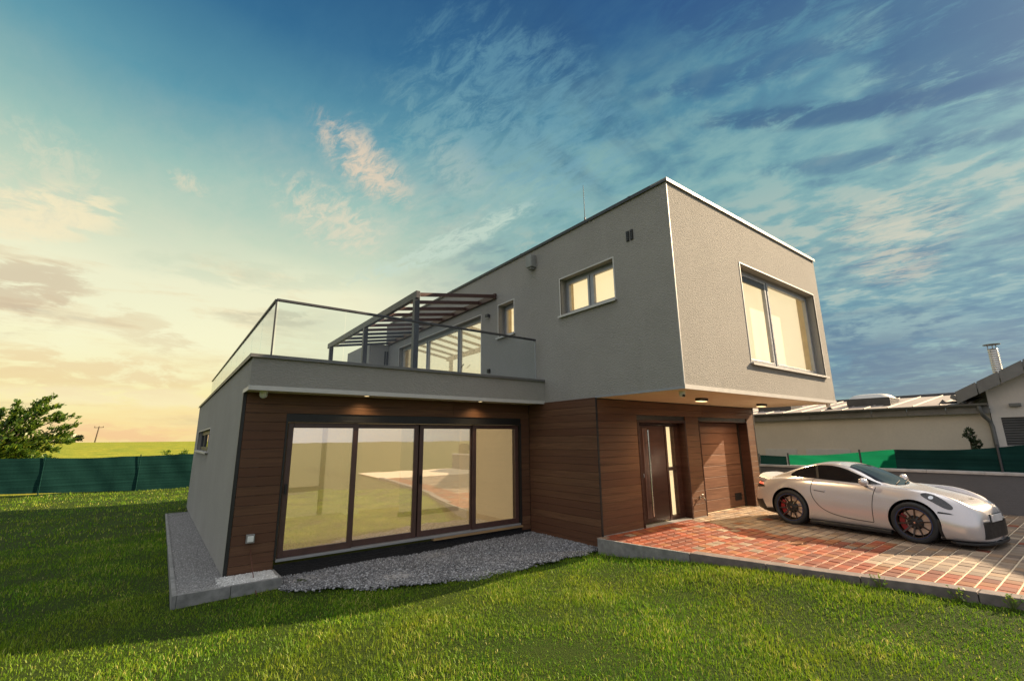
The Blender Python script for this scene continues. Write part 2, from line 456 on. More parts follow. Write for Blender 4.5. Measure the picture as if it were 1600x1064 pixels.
# drip trim and corner bead
mb = MB(); mb.box(-.012, W + .012, -.014, -.002, H1 - .015, H1 + .055); hpart(mb, 'drip_trim', M['trimwhite'])
mb = MB(); mb.box(-.010, -.002, .0, A + .0, H1 - .012, H1 + .022); hpart(mb, 'drip_trim', M['alu'])
mb = MB(); mb.box(-.006, .012, -.006, -.002, H1 + .06, H2 - .04); mb.box(-.006, -.002, -.002, .010, H1 + .06, H2 - .04); hpart(mb, 'corner_bead', M['trimwhite'])

def window(name, fn, hole, depth, mull, fw=.055, sash=.05, fmat='alu', gmat='glass_up', label=None, sill=True, trim='trimwhite', interior='glow', idep=.22, sillout=.06, handle=False, silldir=1):
    """window set back in its opening: frame, sashes, one pane per light, sill, trim, lit space behind"""
    u0, u1, v0, v1 = hole
    mb = MB(); frame_ring(mb, fn, u0, u1, v0, v1, fw, depth, depth + .08)
    edges = [u0 + fw] + [x for m in mull for x in (m - .03, m + .03)] + [u1 - fw]
    for m in mull: mb.box(m - .03, m + .03, depth, depth + .08, v0 + fw, v1 - fw, None, fn)
    for k in range(0, len(edges), 2):
        frame_ring(mb, fn, edges[k] + .003, edges[k + 1] - .003, v0 + fw + .003, v1 - fw - .003, sash, depth - .018, depth + .05)
    w = hpart(mb, name, M[fmat], bevel=.004)
    if label: w['label'] = label
    for k in range(0, len(edges), 2):
        p = MB(); a, b_ = edges[k] + sash, edges[k + 1] - sash
        p.box(a, b_, depth + .018, depth + .030, v0 + fw + sash, v1 - fw - sash, None, fn); p.build('pane', M[gmat], w)
    if trim:
        t = MB(); frame_ring(t, fn, u0 - .028, u1 + .028, v0 - .0, v1 + .028, .028, -.010, .02, bottom=False); t.build('window_trim', M[trim], w, bevel=.003)
    if sill:
        t = MB(); t.box(u0 - .05, u1 + .05, -sillout, depth, v0 - .022, v0 - .001, None, fn); t.box(u0 - .05, u1 + .05, -sillout - .004, -sillout, v0 - .045, v0 - .001, None, fn)
        t.build('sill', M['trimwhite'], w)
    # lit space behind the glass: back wall glows, reveals are plain
    t = MB(); d = depth + idep
    t.box(u0 - .3, u1 + .3, d, d + .02, v0 - .25, v1 + .25, 0, fn)
    t.box(u0, u0 + .012, depth + .082, d, v0, v1, 1, fn); t.box(u1 - .012, u1, depth + .082, d, v0, v1, 1, fn)
    t.build('lit_blind', [M[interior], M['room']], w)
    return w
w = window('front_window', fy(0), FW, .17, [3.755], fw=.07, sash=.055, label='wide two-light window in the sunlit front face')
t = MB(); t.box(FW[0] + .13, 3.70, .165, .20, FW[3] - .25, FW[3] - .13, None, fy(0)); t.build('roller_box', M['anthracite'], w)
window('side_window', fx(0), W1, .17, [2.02], label='small two-light window high on the shaded side wall')
window('side_window', fx(0), W2, .19, [], label='narrow single window beside the terrace')
w = window('terrace_door', fx(0), W3, .14, [7.27, 9.32], fw=.07, sash=.045, label='wide glazed terrace door in three lights', sill=False, gmat='glass')
t = MB(); t.tube([(.10, 7.02, 3.75), (.06, 7.02, 3.75), (.06, 6.88, 3.82)], .012, 6); t.build('door_handle', M['black'], w)

# ---- lower wing with the terrace roof
LW = (9.4, 14.0, 1.50, 2.06)
mb = MB(); wall_slab(mb, fx(-L), CY, D, -.7, H4, [(CY - .001, B, -.8, H1), LW], .3)
wall_slab(mb, fy(D), -L + .3, 0, -.7, H4, [], .3)
merge(hpart(mb, 'wing_wall', M['plaster']))
mb = MB(); wall_slab(mb, fy(CY), -L + .3, 0, H1, H4, [], .25)
merge(hpart(mb, 'parapet', M['plaster']))
mb = MB(); mb.box(-L + .02, -.003, CY + .25, D, H1 + .05, H4 - .17); hpart(mb, 'terrace_deck', M['concrete'])
mb = MB(); mb.box(-L + .015, -.004, CY + .012, B, H1 - .012, H1 - .003); mb.box(-L + .3, -.004, CY + .25, B, H1, H1 + .05); hpart(mb, 'soffit', M['soffit'])
mb = MB(); mb.box(-L - .012, -L - .002, CY, B + .03, H1 - .035, H1 + .02); mb.box(-L - .012, -.004, CY - .008, CY - .002, H1 - .03, H1 + .035); hpart(mb, 'drip_trim', M['trimwhite'])
mb = MB(); mb.box(-L - .035, .0 - .004, CY - .04, CY + .29, H4, H4 + .022); mb.box(-L - .035, -.004, CY - .04, CY - .034, H4 - .03, H4)
hpart(mb, 'roof_coping', M['greymetal'], bevel=.003)
mb = MB(); mb.box(-L - .035, -L + .3, CY + .29, D + .04, H4, H4 + .022); mb.box(-L - .035, -L - .029, CY - .034, D + .04, H4 - .045, H4)
hpart(mb, 'roof_coping', M['anthracite'], bevel=.003)
w = window('ribbon_window', fx(-L), LW, .10, [11.0, 12.5], fmat='anthracite', gmat='glass', label='low ribbon window in the shaded end wall', interior='room', idep=.3)

# ---- brown plank cladding: every board its own piece of the wall, split round the openings
def cladding(fn, u0, u1, v0, v1, holes, pitch=.1355, th=.022, seed=0, maxlen=3.6, flip=False):
    rd = random.Random(seed); mb = MB(); v = v0
    while v < v1 - .02:
        top = min(v + pitch - .0045, v1)
        spans = [(u0, u1)]
        for h in holes:
            if v < h[3] and top > h[2]:
                ns = []
                for a, b_ in spans:
                    if h[0] > a and h[1] < b_: ns += [(a, h[0]), (h[1], b_)]
                    elif h[0] <= a < h[1]: ns.append((h[1], b_)) if h[1] < b_ else None
                    elif h[0] < b_ <= h[1]: ns.append((a, h[0]))
                    else: ns.append((a, b_))
                spans = [q for q in ns if q and q[1] - q[0] > .01]
        for a, b_ in spans:
            x = a
            while x < b_ - .01:
                e = b_ if b_ - x < maxlen else x + maxlen
                mb.tone = rd.random()
                mb.box(x + .001, e - .001, -th - rd.random() * .0015, -.001, v, top, None, fn)
                x = e
        v += pitch
    return mb
SD = (-4.97, -.25, -.6, 2.055)       # sliding door opening
ED = (1.17, 2.89, -.3, 2.085); GD = (3.42, 5.71, -.3, 2.10)
mb = MB(); wall_slab(mb, fy(B), -L + .31, .0, -.6, H1, [(SD[0], SD[1], -.7, SD[3])], .3)
wall_slab(mb, fx(0), A, B, -.6, H1, [], .3)
wall_slab(mb, fy(A), .3, 6.10, -.3, H1, [(ED[0], ED[1], -.4, ED[3]), (GD[0], GD[1], -.4, GD[3])], .3)
wall_slab(mb, fx(5.8), A + .3, UB, -.3, H1, [], .3)
merge(hpart(mb, 'lower_wall', M['black']))
hpart(cladding(fy(B), -L + .045, -.024, -.14, H1 - .014, [SD], seed=3), 'wood_cladding', M['wood'], bevel=.002, seg=1)
hpart(cladding(fx(0), A - .018, B - .03, -.25, H1 - .003, [], seed=5), 'wood_cladding', M['wood'], bevel=.002, seg=1)
hpart(cladding(fy(A), .012, 6.085, .015, H1 - .014, [ED, GD], seed=9), 'wood_cladding', M['wood'], bevel=.002, seg=1)
for q in ((-L - .004, -L + .042, B - .03, B - .001, -.16, H1 - .02), (-.03, .010, A - .032, A - .018, -.02, H1 - .01), (6.087, 6.125, A - .028, A + .02, .0, H1 - .014)):
    mb = MB(); mb.box(*q); hpart(mb, 'corner_trim', M['black'])
# glazed terrace sliding doors
fn = fy(B)
mb = MB(); frame_ring(mb, fn, SD[0], SD[1], 0.0, SD[3], .03, -.03, .20, 0, bottom=False)
mb.box(SD[0] + .03, SD[1] - .03, -.02, .20, -.035, .0, 1, fn)
sd = hpart(mb, 'sliding_door', [M['black'], M['alu']], bevel=.003)
panels = [(-4.92, -3.80, .035), (-3.86, -2.632, .085), (-2.606, -1.39, .085), (-1.45, -.29, .035)]
mb = MB(); mb.box(-2.66, -2.58, .132, .19, .002, 2.02, None, fn); mb.build('mullion', M['black'], sd)
for k, (a, b_, d) in enumerate(panels):
    mb = MB(); frame_ring(mb, fn, a, b_, .002, 2.02, .082, d, d + .045, wb=.10)
    sh = mb.build('door_sash', M['darkframe'], sd, bevel=.004)
    p = MB(); p.box(a + .08, b_ - .08, d + .016, d + .03, .10, 1.94, None, fn); p.build('pane', M['glass'], sd)
    if k in (0, 2):
        h = MB(); h.box(a + .022, a + .055, d - .03, d - .001, .93, 1.08, None, fn); h.build('door_handle', M['black'], sd)
mb = MB(); mb.box(-2.33, SD[1] - .0, B - .055, B + .05, -.075, -.038); hpart(mb, 'sill_batten', M['pale_wood'], bevel=.004)
mb = MB()                                                            # crumpled dimpled membrane below the doors
nx, nz = 90, 7
vs = []
for i in range(nx + 1):
    for j in range(nz + 1):
        u = SD[0] + .01 + (SD[1] - SD[0] - .02) * i / nx; f = j / nz
        vs.append((u, B - .012 - .13 * (1 - f) ** 1.5 + .02 * math.sin(u * 7.3 + f * 3) * (1 - f) + rng.normal(0, .005), -.27 + .20 * f))
fs = [(i * (nz + 1) + j, (i + 1) * (nz + 1) + j, (i + 1) * (nz + 1) + j + 1, i * (nz + 1) + j + 1) for i in range(nx) for j in range(nz)]
mb.add(vs, fs); hpart(mb, 'dimple_membrane', M['membrane'], smooth=60)
# the lit room behind the sliding doors
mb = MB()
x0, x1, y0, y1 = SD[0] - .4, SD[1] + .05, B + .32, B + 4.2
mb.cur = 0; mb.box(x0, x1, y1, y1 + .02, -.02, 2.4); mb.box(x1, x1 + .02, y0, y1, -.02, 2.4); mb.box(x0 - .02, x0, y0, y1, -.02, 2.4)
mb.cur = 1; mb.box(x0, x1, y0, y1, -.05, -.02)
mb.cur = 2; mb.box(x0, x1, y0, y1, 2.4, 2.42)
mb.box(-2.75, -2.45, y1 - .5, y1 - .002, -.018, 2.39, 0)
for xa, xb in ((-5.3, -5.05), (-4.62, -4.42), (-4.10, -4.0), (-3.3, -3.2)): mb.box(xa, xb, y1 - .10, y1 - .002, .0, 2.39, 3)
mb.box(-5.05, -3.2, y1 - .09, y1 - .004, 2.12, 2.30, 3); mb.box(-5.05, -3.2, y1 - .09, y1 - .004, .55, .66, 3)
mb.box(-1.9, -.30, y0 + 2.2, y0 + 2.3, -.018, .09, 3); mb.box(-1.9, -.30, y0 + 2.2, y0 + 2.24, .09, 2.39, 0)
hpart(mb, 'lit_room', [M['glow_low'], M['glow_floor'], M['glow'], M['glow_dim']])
# front door
fn = fy(A)
mb = MB(); frame_ring(mb, fn, ED[0], ED[1], -.02, ED[3], .05, -.032, .28, bottom=False)
mb.box(ED[0] + .05, 1.45, .14, .26, -.02, 2.035, None, fn); mb.box(2.74, ED[1] - .05, .14, .26, -.02, 2.035, None, fn)
mb.box(1.45, 2.74, .14, .26, 1.99, 2.035, None, fn); mb.box(2.31, 2.38, .145, .25, .0, 1.99, None, fn)
mb.box(2.66, 2.74, .145, .25, .0, 1.99, None, fn); mb.box(2.38, 2.66, .147, .25, 1.02, 1.09, None, fn); mb.box(2.38, 2.66, .147, .25, .0, .09, None, fn)
mb.box(2.38, 2.66, .147, .25, 1.955, 1.99, None, fn)
fd = hpart(mb, 'front_door', M['door_wood'], bevel=.004); fd['label'] = 'dark brown front door with a long steel bar handle and glazed sidelight'
mb = MB(); mb.tone = .3; mb.box(1.455, 2.305, .155, .21, .03, 1.985, None, fn); mb.build('door_leaf', M['door_wood'], fd, bevel=.004)
mb = MB(); mb.box(1.535, 1.70, .146, .1545, .12, 1.92, None, fn); mb.build('lock_plate', M['darkframe'], fd)
mb = MB(); mb.tube([(1.63, A + .075, .16), (1.63, A + .075, 1.88)], .020, 12)
for z in (.42, 1.62): mb.tube([(1.63, A + .155, z), (1.63, A + .075, z)], .011, 8)
mb.build('bar_handle', M['chrome'], fd, smooth=40)
mb = MB(); mb.box(1.475, 1.50, .135, .156, .93, 1.0, None, fn); mb.build('key_cylinder', M['chrome'], fd)
for z0, z1 in ((.09, 1.02), (1.09, 1.955)):
    mb = MB(); mb.box(2.38, 2.66, .19, .20, z0, z1, None, fn); mb.build('pane', M['glass_up'], fd)
mb = MB(); mb.box(2.30, 2.74, .255, .27, .0, 2.0, None, fn); mb.build('lit_sidelight', M['glow'], fd)
mb = MB(); mb.box(ED[0] + .05, ED[1] - .05, -.02, .14, -.02, .012, None, fn); mb.build('threshold', M['alu'], fd)
for xa, xb in ((.012, ED[0] - .002), (ED[1] + .002, GD[0] - .002)):
    mb = MB(); mb.box(xa, xb, -.026, -.001, -.02, .014, None, fn); hpart(mb, 'plinth', M['concrete'])
# garage door: four reveals and grooved sections
mb = MB(); frame_ring(mb, fn, GD[0], GD[1], -.02, GD[3], .025, -.030, .30, bottom=False)
gd = hpart(mb, 'garage_door', M['door_wood']); gd['label'] = 'brown sectional garage door, a bright patch of sun on its left side'
mb = MB(); rd = random.Random(4); z = .0; ns = 8; hh = 2.07 / ns
for k in range(ns):
    mb.tone = rd.random() * .6; mb.box(GD[0] + .025, GD[1] - .025, .24, .29, z + .004, z + hh - .004, None, fn); z += hh
mb.build('door_section', M['garage_wood'], gd, bevel=.006)
mb = MB(); mb.box(GD[1] - .05, GD[1] - .027, .20, .24, -.02, 2.07, None, fn); mb.box(GD[0] + .026, GD[1] - .05, .285, .295, 0, 2.07, None, fn); mb.build('door_seal', M['black'], gd)
mb = MB(); mb.box(5.20, 5.52, .228, .239, .16, .33, None, fn); mb.build('vent_grille', M['black'], gd)

# ================================================================== things fixed to or standing on the house
# railing of the terrace
RZ = 3.885
rail = thing('glass_railing', 'frameless glass railing with a thin dark handrail round the terrace edge', 'railing', (-L + .26, CY + .16, H4 + .02))
mb = MB(); xr, yr = -L + .26, CY + .16
mb.bar((xr, yr, RZ), (-.09, yr, RZ), .050, .040); hr = mb.build('handrail', M['anthracite'], rail, bevel=.006)
mb = MB(); mb.bar((xr, yr + .021, RZ), (xr, 15.4, RZ), .042, .035); mb.build('handrail', M['anthracite'], rail, bevel=.006)
xs = [xr + .03, -4.27, -3.2, -2.17, -1.14, -.10]
for a, b_ in zip(xs[:-1], xs[1:]):
    mb = MB(); mb.box(a + .006, b_ - .006, yr - .005, yr + .005, H4 - .02, RZ - .018); mb.build('glass_panel', M['railglass'], rail)
ys = [yr + .03 + 1.165 * k for k in range(11)]
for a, b_ in zip(ys[:-1], ys[1:]):
    mb = MB(); mb.box(xr - .005, xr + .005, a + .006, min(b_, 15.4) - .006, H4 - .02, RZ - .018); mb.build('glass_panel', M['railglass'], rail)
for p in ((xr, yr), (-.10, yr)):
    mb = MB(); mb.box(p[0] - .011, p[0] + .011, p[1] - .011, p[1] + .011, H4 - .02, RZ - .018); mb.build('post', M['anthracite'] if p[0] < -1 else M['alu'], rail)
# pergola
pg = thing('pergola', 'dark metal pergola with flat rafters leaning on the upper wall above the terrace', 'pergola', (-2.2, 8.7, 2.8))
PX, PZ0, PZW = -2.21, 4.915, 5.33
mb = MB(); mb.box(PX - .05, PX + .05, 5.15, 12.33, PZ0 + .0, PZ0 + .17); mb.build('edge_beam', M['anthracite'], pg, bevel=.004)
mb = MB(); mb.box(-.075, -.012, 5.15, 12.33, PZW - .04, PZW + .10); mb.build('wall_beam', M['brownmetal'], pg, bevel=.004)
for y in (5.24, 8.6, 12.02):
    mb = MB(); mb.box(PX - .06, PX + .06, y - .06, y + .06, H4 - .17, PZ0); mb.build('post', M['anthracite'], pg, bevel=.004)
n = 11
for k in range(n):
    y = 5.2 + (12.26 - 5.2) * k / (n - 1)
    mb = MB(); mb.bar((PX + .052, y, PZ0 + .10), (-.077, y, PZW + .03), .05, .085); mb.build('rafter', M['brownmetal'] if k < 7 else M['anthracite'], pg, bevel=.003)
# lightning rod
mb = MB(); mb.tube([(.05, 1.99, H2 + .033), (.05, 1.99, H2 + .14)], .018, 8); mb.tube([(.05, 1.99, H2 + .14), (.045, 1.99, 7.02)], [.008, .005], 6); mb.box(.0, .10, 1.96, 2.02, H2 + .033, H2 + .05)
tag(origin_to(mb.build('lightning_rod', M['greymetal']), (.05, 1.99, H2 + .033)), 'thin lightning rod standing on the upper roof edge', 'lightning rod')
# small things on the upper side wall
mb = MB(); mb.box(-.16, -.002, 3.54, 3.74, 5.64, 5.94); mb.box(-.13, -.02, 3.57, 3.71, 5.60, 5.64)
tag(origin_to(mb.build('alarm_siren', M['greyplastic'], bevel=.012), (0, 3.64, 5.6)), 'grey siren box high on the side wall left of the two-light window', 'siren')
for y in (.795, .885):
    mb = MB(); mb.box(-.02, -.002, y - .030, y + .030, 5.30, 5.50, 0)
    for k in range(5): mb.box(-.030, -.021, y - .026, y + .026, 5.315 + k * .036, 5.33 + k * .036, 1)
    tag(origin_to(mb.build('vent_grille', [M['black'], M['anthracite']]), (0, y, 5.4)), ('left' if y > .85 else 'right') + ' one of the two small dark vent slots below the roof corner', 'vent', 'paired wall vents')
def wall_lamp(y, z, label):
    t = thing('wall_lamp', label, 'lamp', (0, y, z), 'terrace wall lamps')
    mb = MB(); mb.box(-.09, -.002, y - .06, y + .06, z - .0, z + .09); mb.build('housing', M['anthracite'], t, bevel=.006)
    mb = MB(); mb.box(-.08, -.02, y - .045, y + .045, z - .008, z - .001); mb.build('lens', M['white'], t)
wall_lamp(5.52, 4.86, 'small box lamp on the wall between terrace door and narrow window')
t = thing('wall_lamp', 'small pale lamp on the far terrace wall behind the pergola', 'lamp', (-.02, 11.9, 4.35), 'terrace wall lamps')
mb = MB(); mb.box(-.09, -.003, 11.85, 11.95, 4.30, 4.42); mb.build('housing', M['white'], t, bevel=.006)
mb = MB(); mb.box(-.05, -.002, 5.45, 5.55, 3.39, 3.49); mb.box(-.056, -.051, 5.47, 5.53, 3.41, 3.47)
tag(origin_to(mb.build('socket_box', M['black'], bevel=.006), (0, 5.5, 3.39)), 'black outdoor socket low on the upper wall behind the glass railing', 'socket')
# garden wall socket, rod
mb = MB(); mb.box(-5.365, -5.255, B - .085, B - .024, .29, .41, 0); mb.box(-5.35, -5.27, B - .10, B - .086, .31, .39, 1)
tag(origin_to(mb.build('socket_box', [M['greyplastic'], M['white']], bevel=.008), (-5.31, B, .29)), 'grey outdoor socket on the planks left of the sliding doors', 'socket')
mb = MB(); mb.tube([(-5.29, B - .03, .20), (-5.27, 3.55, -.10), (-5.26, 3.12, -.30)], .006, 6)
tag(origin_to(mb.build('steel_rod', M['rodrust']), (-5.26, 3.12, -.3)), 'thin rusty rod leaning from the lawn against the plank wall', 'rod')
# tap
t = thing('garden_tap', 'small steel tap on the plank pillar between front door and garage', 'tap', (3.2, A - .025, .42))
mb = MB(); mb.lathe([(.0, .0), (.035, .0), (.035, .012), (.0, .012)], 16, 'y', (3.2, A - .036, .42)); mb.tube([(3.2, A - .036, .42), (3.2, A - .11, .42), (3.2, A - .135, .40), (3.2, A - .135, .36)], .014, 10); mb.build('spout', M['chrome'], t, smooth=40)
mb = MB(); mb.tube([(3.2, A - .09, .42), (3.2, A - .09, .475)], .009, 8); mb.tube([(3.16, A - .09, .48), (3.24, A - .09, .48)], .009, 8); mb.build('lever', M['chrome'], t, smooth=40)

# lit lamps: two recessed below the terrace edge, two box lamps below the overhang
def spot(loc, power, size, ang=140, blend=.9):
    ld = bpy.data.lights.new('lamp_light', 'SPOT'); ld.energy = power; ld.color = (1, .72, .38); ld.spot_size = R(ang); ld.spot_blend = blend; ld.shadow_soft_size = size
    o = bpy.data.objects.new('lamp_light', ld); COL.objects.link(o); o.location = loc; return o
for x, lab in ((-3.79, 'left one of two lit round lamps recessed below the terrace edge'), (-1.47, 'right one of two lit round lamps recessed below the terrace edge')):
    t = thing('recessed_lamp', lab, 'lamp', (x, 3.66, H1 - .012), 'recessed lamps below the terrace edge')
    mb = MB(); mb.lathe([(.045, -.006), (.075, -.006), (.078, -.001), (.045, -.001)], 24, 'z', (x, 3.66, H1 - .012), closed=True); mb.build('lamp_ring', M['alu'], t, smooth=40)
    mb = MB(); mb.lathe([(.0, -.004), (.044, -.004)], 24, 'z', (x, 3.66, H1 - .012)); mb.build('lens', M['lamp'], t)
    put(spot((x, 3.68, H1 - .03), 6.5, .03), t)
for x, y, lab in ((1.92, .86, 'lit box lamp under the overhang above the front door'), (4.68, .98, 'lit box lamp under the overhang near the garage end')):
    t = thing('ceiling_lamp', lab, 'lamp', (x, y, H1 - .012), 'box lamps under the overhang')
    mb = MB(); mb.box(x - .14, x + .14, y - .06, y + .06, H1 - .070, H1 - .013); mb.build('housing', M['anthracite'], t, bevel=.006)
    mb = MB(); mb.box(x - .12, x + .12, y - .045, y + .07, H1 - .080, H1 - .071); mb.build('lens', M['lamp'], t)
    put(spot((x, y + .10, H1 - .10), 80, .06, 165, 1.0), t)
# security cameras
def camera_dome(x, y, z, label, r=.055, lens=True):
    t = thing('security_camera', label, 'camera', (x, y, z), 'small security cameras')
    mb = MB(); mb.lathe([(0, 0), (r * .95, 0), (r * .95, -.03), (r * .8, -.045), (0, -.045)], 24, 'z', (x, y, z)); mb.build('base', M['white'], t, smooth=40)
    prof = [(r * .9 * math.cos(a), -.05 - r * .9 * math.sin(a)) for a in [R(q) for q in range(-20, 91, 10)]]
    mb = MB(); mb.lathe(prof, 24, 'z', (x, y, z)); mb.build('ball', M['white'], t, smooth=60)
    if lens:
        mb = MB(); mb.tube([(x - .02, y - r * .55, z - .07), (x - .032, y - r * .98, z - .075)], .022, 12); mb.build('lens', M['black'], t)
camera_dome(-5.36, 3.70, H1 - .012, 'white dome camera under the left end of the terrace edge', .062, False)
camera_dome(.38, .30, H1 - .012, 'white dome camera with a dark lens under the overhang corner')
camera_dome(6.18, .12, H1 - .012, 'small dome camera at the far right end of the overhang', .05, False)
# ================================================================== GROUND
CAM = np.array([-6.4901, -4.0635, 1.712])
KY = np.array([-40, -14, -8, -5, -3.1, -2.37, -1.49, -.6, .21, 1.0, 1.81, 2.3]); KX = np.array([4.0, 2.4, 1.75, 1.30, .97, .81, .52, .28, .08, -.07, -.20, -.22])
def kx(y): return np.interp(y, KY, KX)
def sstep(x, a, b):
    t = np.clip((x - a) / (b - a), 0, 1); return t * t * (3 - 2 * t)
def lz(x, y):
    x = np.asarray(x, float); y = np.asarray(y, float)
    z = -.25 - .15 * sstep(y, 3.5, 15) + .16 * sstep(-y, -1.7, .4) * sstep(x - kx(y), -1.5, -.05)
    return z + .018 * np.sin(x * 1.7 + y * .9) * np.sin(y * 1.3 - x * .6) + .008 * np.sin(x * 5.1) * np.sin(y * 4.3)

def grid_sheet(name, xs, ys, zf, mat, keep=None):
    nx, ny = len(xs), len(ys); X, Y = np.meshgrid(xs, ys, indexing='ij'); Z = zf(X, Y)
    v = np.stack([X, Y, Z], -1).reshape(-1, 3)
    f = [(i * ny + j, (i + 1) * ny + j, (i + 1) * ny + j + 1, i * ny + j + 1) for i in range(nx - 1) for j in range(ny - 1)
         if keep is None or keep((xs[i] + xs[i + 1]) / 2, (ys[j] + ys[j + 1]) / 2)]
    me = bpy.data.meshes.new(name); me.from_pydata(v.tolist(), [], f); me.materials.append(mat)
    me.polygons.foreach_set('use_smooth', [True] * len(f))
    o = bpy.data.objects.new(name, me); COL.objects.link(o); return structure(o)
far = [1, 2, 4, 8, 15, 30, 60, 120, 250, 500]
grid_sheet('ground', np.array([-1500, -600, -200, -60, 0, 60, 200, 600, 1500.]), np.array([-1500, -600, -200, -60, 0, 25, 60]), lambda x, y: -.75 + 0 * x, M['lawn_base'])
lx = np.arange(-32, 7.01, .35); ly = np.arange(-26, 25.6, .35)
grid_sheet('lawn', lx, ly, lz, M['lawn_base'], lambda x, y: x < kx(y) + .25 and not (y > 4.4 and x > -5.2 and y < 15.2))
# the crop field rising behind the back fence
def fz(x, y):
    s = np.clip((y - 25) / 125, 0, 4)
    return np.where(s < 1, -.5 + 2.72 * np.sin(np.minimum(s, 1) * math.pi / 2) ** 1.15, 2.22 - .9 * (s - 1)) + .0 * x
grid_sheet('field', np.array([-900, -500, -300, -200, -140, -100, -70, -50, -35, -25, -15, -5, 10, 30, 60, 120, 250, 500.]),
           np.array([25, 27, 30, 34, 40, 48, 58, 70, 85, 100, 115, 130, 145, 155, 170, 200, 300, 600.]), fz, M['field'])

# driveway: sanded bed with clay pavers laid on it
mb = MB(); ys = list(np.arange(-14, 2.31, .25))
vs = []; fs = []
for y in ys: vs += [(.31 if y > 1.86 else float(kx(y)) + .01, y, -.012), (8.40, y, -.012)]
fs = [(2 * i, 2 * i + 1, 2 * i + 3, 2 * i + 2) for i in range(len(ys) - 1)]
mb.add(vs, fs); structure(mb.build('driveway', M['joint']))
rd = random.Random(21); V = []; F = []; CC = []
RED = [(.215, .036, .008), (.18, .030, .008), (.24, .048, .011), (.14, .026, .010), (.22, .070, .018)]
TAN = [(.235, .170, .118), (.205, .148, .108), (.28, .21, .15), (.175, .125, .092), (.23, .145, .085)]
PW, PL = .165, .205
def kin(y): return float(kx(y)) + (.205 if y < .24 else .055)
def chamfered(x0, x1, y0, y1, col, z=0.0):
    e = .007; o = len(V); dz = rd.uniform(-.0018, .0018); tx = rd.uniform(-.0015, .0015)
    V.extend([(x0, y0, z - .013), (x1, y0, z - .013), (x1, y1, z - .013), (x0, y1, z - .013), (x0 + e, y0 + e, z + dz - tx), (x1 - e, y0 + e, z + dz + tx), (x1 - e, y1 - e, z + dz + tx), (x0 + e, y1 - e, z + dz - tx)])
    F.extend([(o + 4, o + 5, o + 6, o + 7)] + [(o + k, o + (k + 1) % 4, o + 4 + (k + 1) % 4, o + 4 + k) for k in range(4)])
    CC.extend([col] * 5)
row = 0; y = 2.25
while y > -9:
    yc = y - PW / 2; x = kin(yc); x -= (row % 2) * PL / 2
    while x < 8.36:
        x0 = max(x + .004, kin(yc) + .005); x1 = min(x + PL - .005, 8.37)
        if x1 - x0 > .03 and not (yc > A + .26 or (yc > A - .03 and not (GD[0] + .03 < x < GD[1] - .2 or ED[0] + .06 < x < ED[1] - .2))):
            d = x - float(kx(yc)) - .15; n = .35 * math.sin(x * 2.1 + yc * 1.3) + .25 * math.sin(yc * 3.7)
            if yc > -1.62: tan = x > 2.55 - .22 * min(0, yc) * 1 + n * .25 and not (yc < -1.2 and x < 3.1)
            else: tan = d > .62 + .05 * n
            p = .985 if tan else (.03 + .26 * max(0, math.sin(x * 1.9 - yc * 2.6)) * (yc > -1.3))
            base = rd.choice(TAN if rd.random() < p else RED); k = rd.uniform(.78, 1.2)
            chamfered(x0, x1, y - PW + .008, y - .008, tuple(min(1, c * k) for c in base))
        x += PL
    y -= PW; row += 1
me = bpy.data.meshes.new('brick_paving'); me.from_pydata(V, [], F); me.materials.append(M['paver'])
at = me.attributes.new('paint', 'FLOAT_COLOR', 'FACE'); at.data.foreach_set('color', [q for c in CC for q in (*c, 1)])
o = bpy.data.objects.new('brick_paving', me); COL.objects.link(o); structure(o)

# kerbs along the lawn
def strip(mb, ys, off0, off1, z0, z1):
    ys = list(ys); vs = []
    for y in ys:
        k = float(kx(y)); zz = [z0 if not callable(z0) else z0(y), z1]
        vs += [(k + off0, y, z0), (k + off1, y, z0), (k + off1, y, z1), (k + off0, y, z1)]
    n = len(ys); fs = [(0, 1, 2, 3), tuple(4 * (n - 1) + q for q in (3, 2, 1, 0))]
    for i in range(n - 1):
        for q in range(4): fs.append((4 * i + q, 4 * i + (q + 1) % 4, 4 * i + 4 + (q + 1) % 4, 4 * i + 4 + q))
    mb.add(vs, fs)
mb = MB(); strip(mb, np.linspace(1.84, .24, 9), .0, .05, -.34, .006); structure(mb.build('edging', M['concrete'], bevel=.005))
mb = MB(); y = .23
while y > -9:
    strip(mb, np.linspace(y, y - .992, 5), .0, .2, -.28, .012 + random.uniform(-.003, .003)); y -= 1.0
structure(mb.build('kerb', M['kerb'], bevel=.008))

# gravel bed in the corner of the house
GP = [(-4.99, 3.12), (-4.45, 2.72), (-3.75, 2.32), (-3.04, 2.06), (-2.3, 1.90), (-1.68, 1.87), (-.9, 1.90), (-.25, 1.93), (-.02, 1.95), (-.02, B), (-4.99, B)]
def inpoly(px, py, poly):
    px = np.asarray(px); py = np.asarray(py); c = np.zeros(px.shape, bool); n = len(poly)
    for i in range(n):
        (x0, y0), (x1, y1) = poly[i], poly[(i + 1) % n]
        t = ((y0 > py) != (y1 > py)); xx = (x1 - x0) * (py - y0) / ((y1 - y0) if y1 != y0 else 1e-9) + x0
        c ^= t & (px < xx)
    return c
mb = MB(); mb.add([(x, y + (.12 if y < 3.5 else 0), -.232) for x, y in GP], [tuple(range(len(GP)))]); structure(mb.build('gravel_bed', M['chippings_base']))

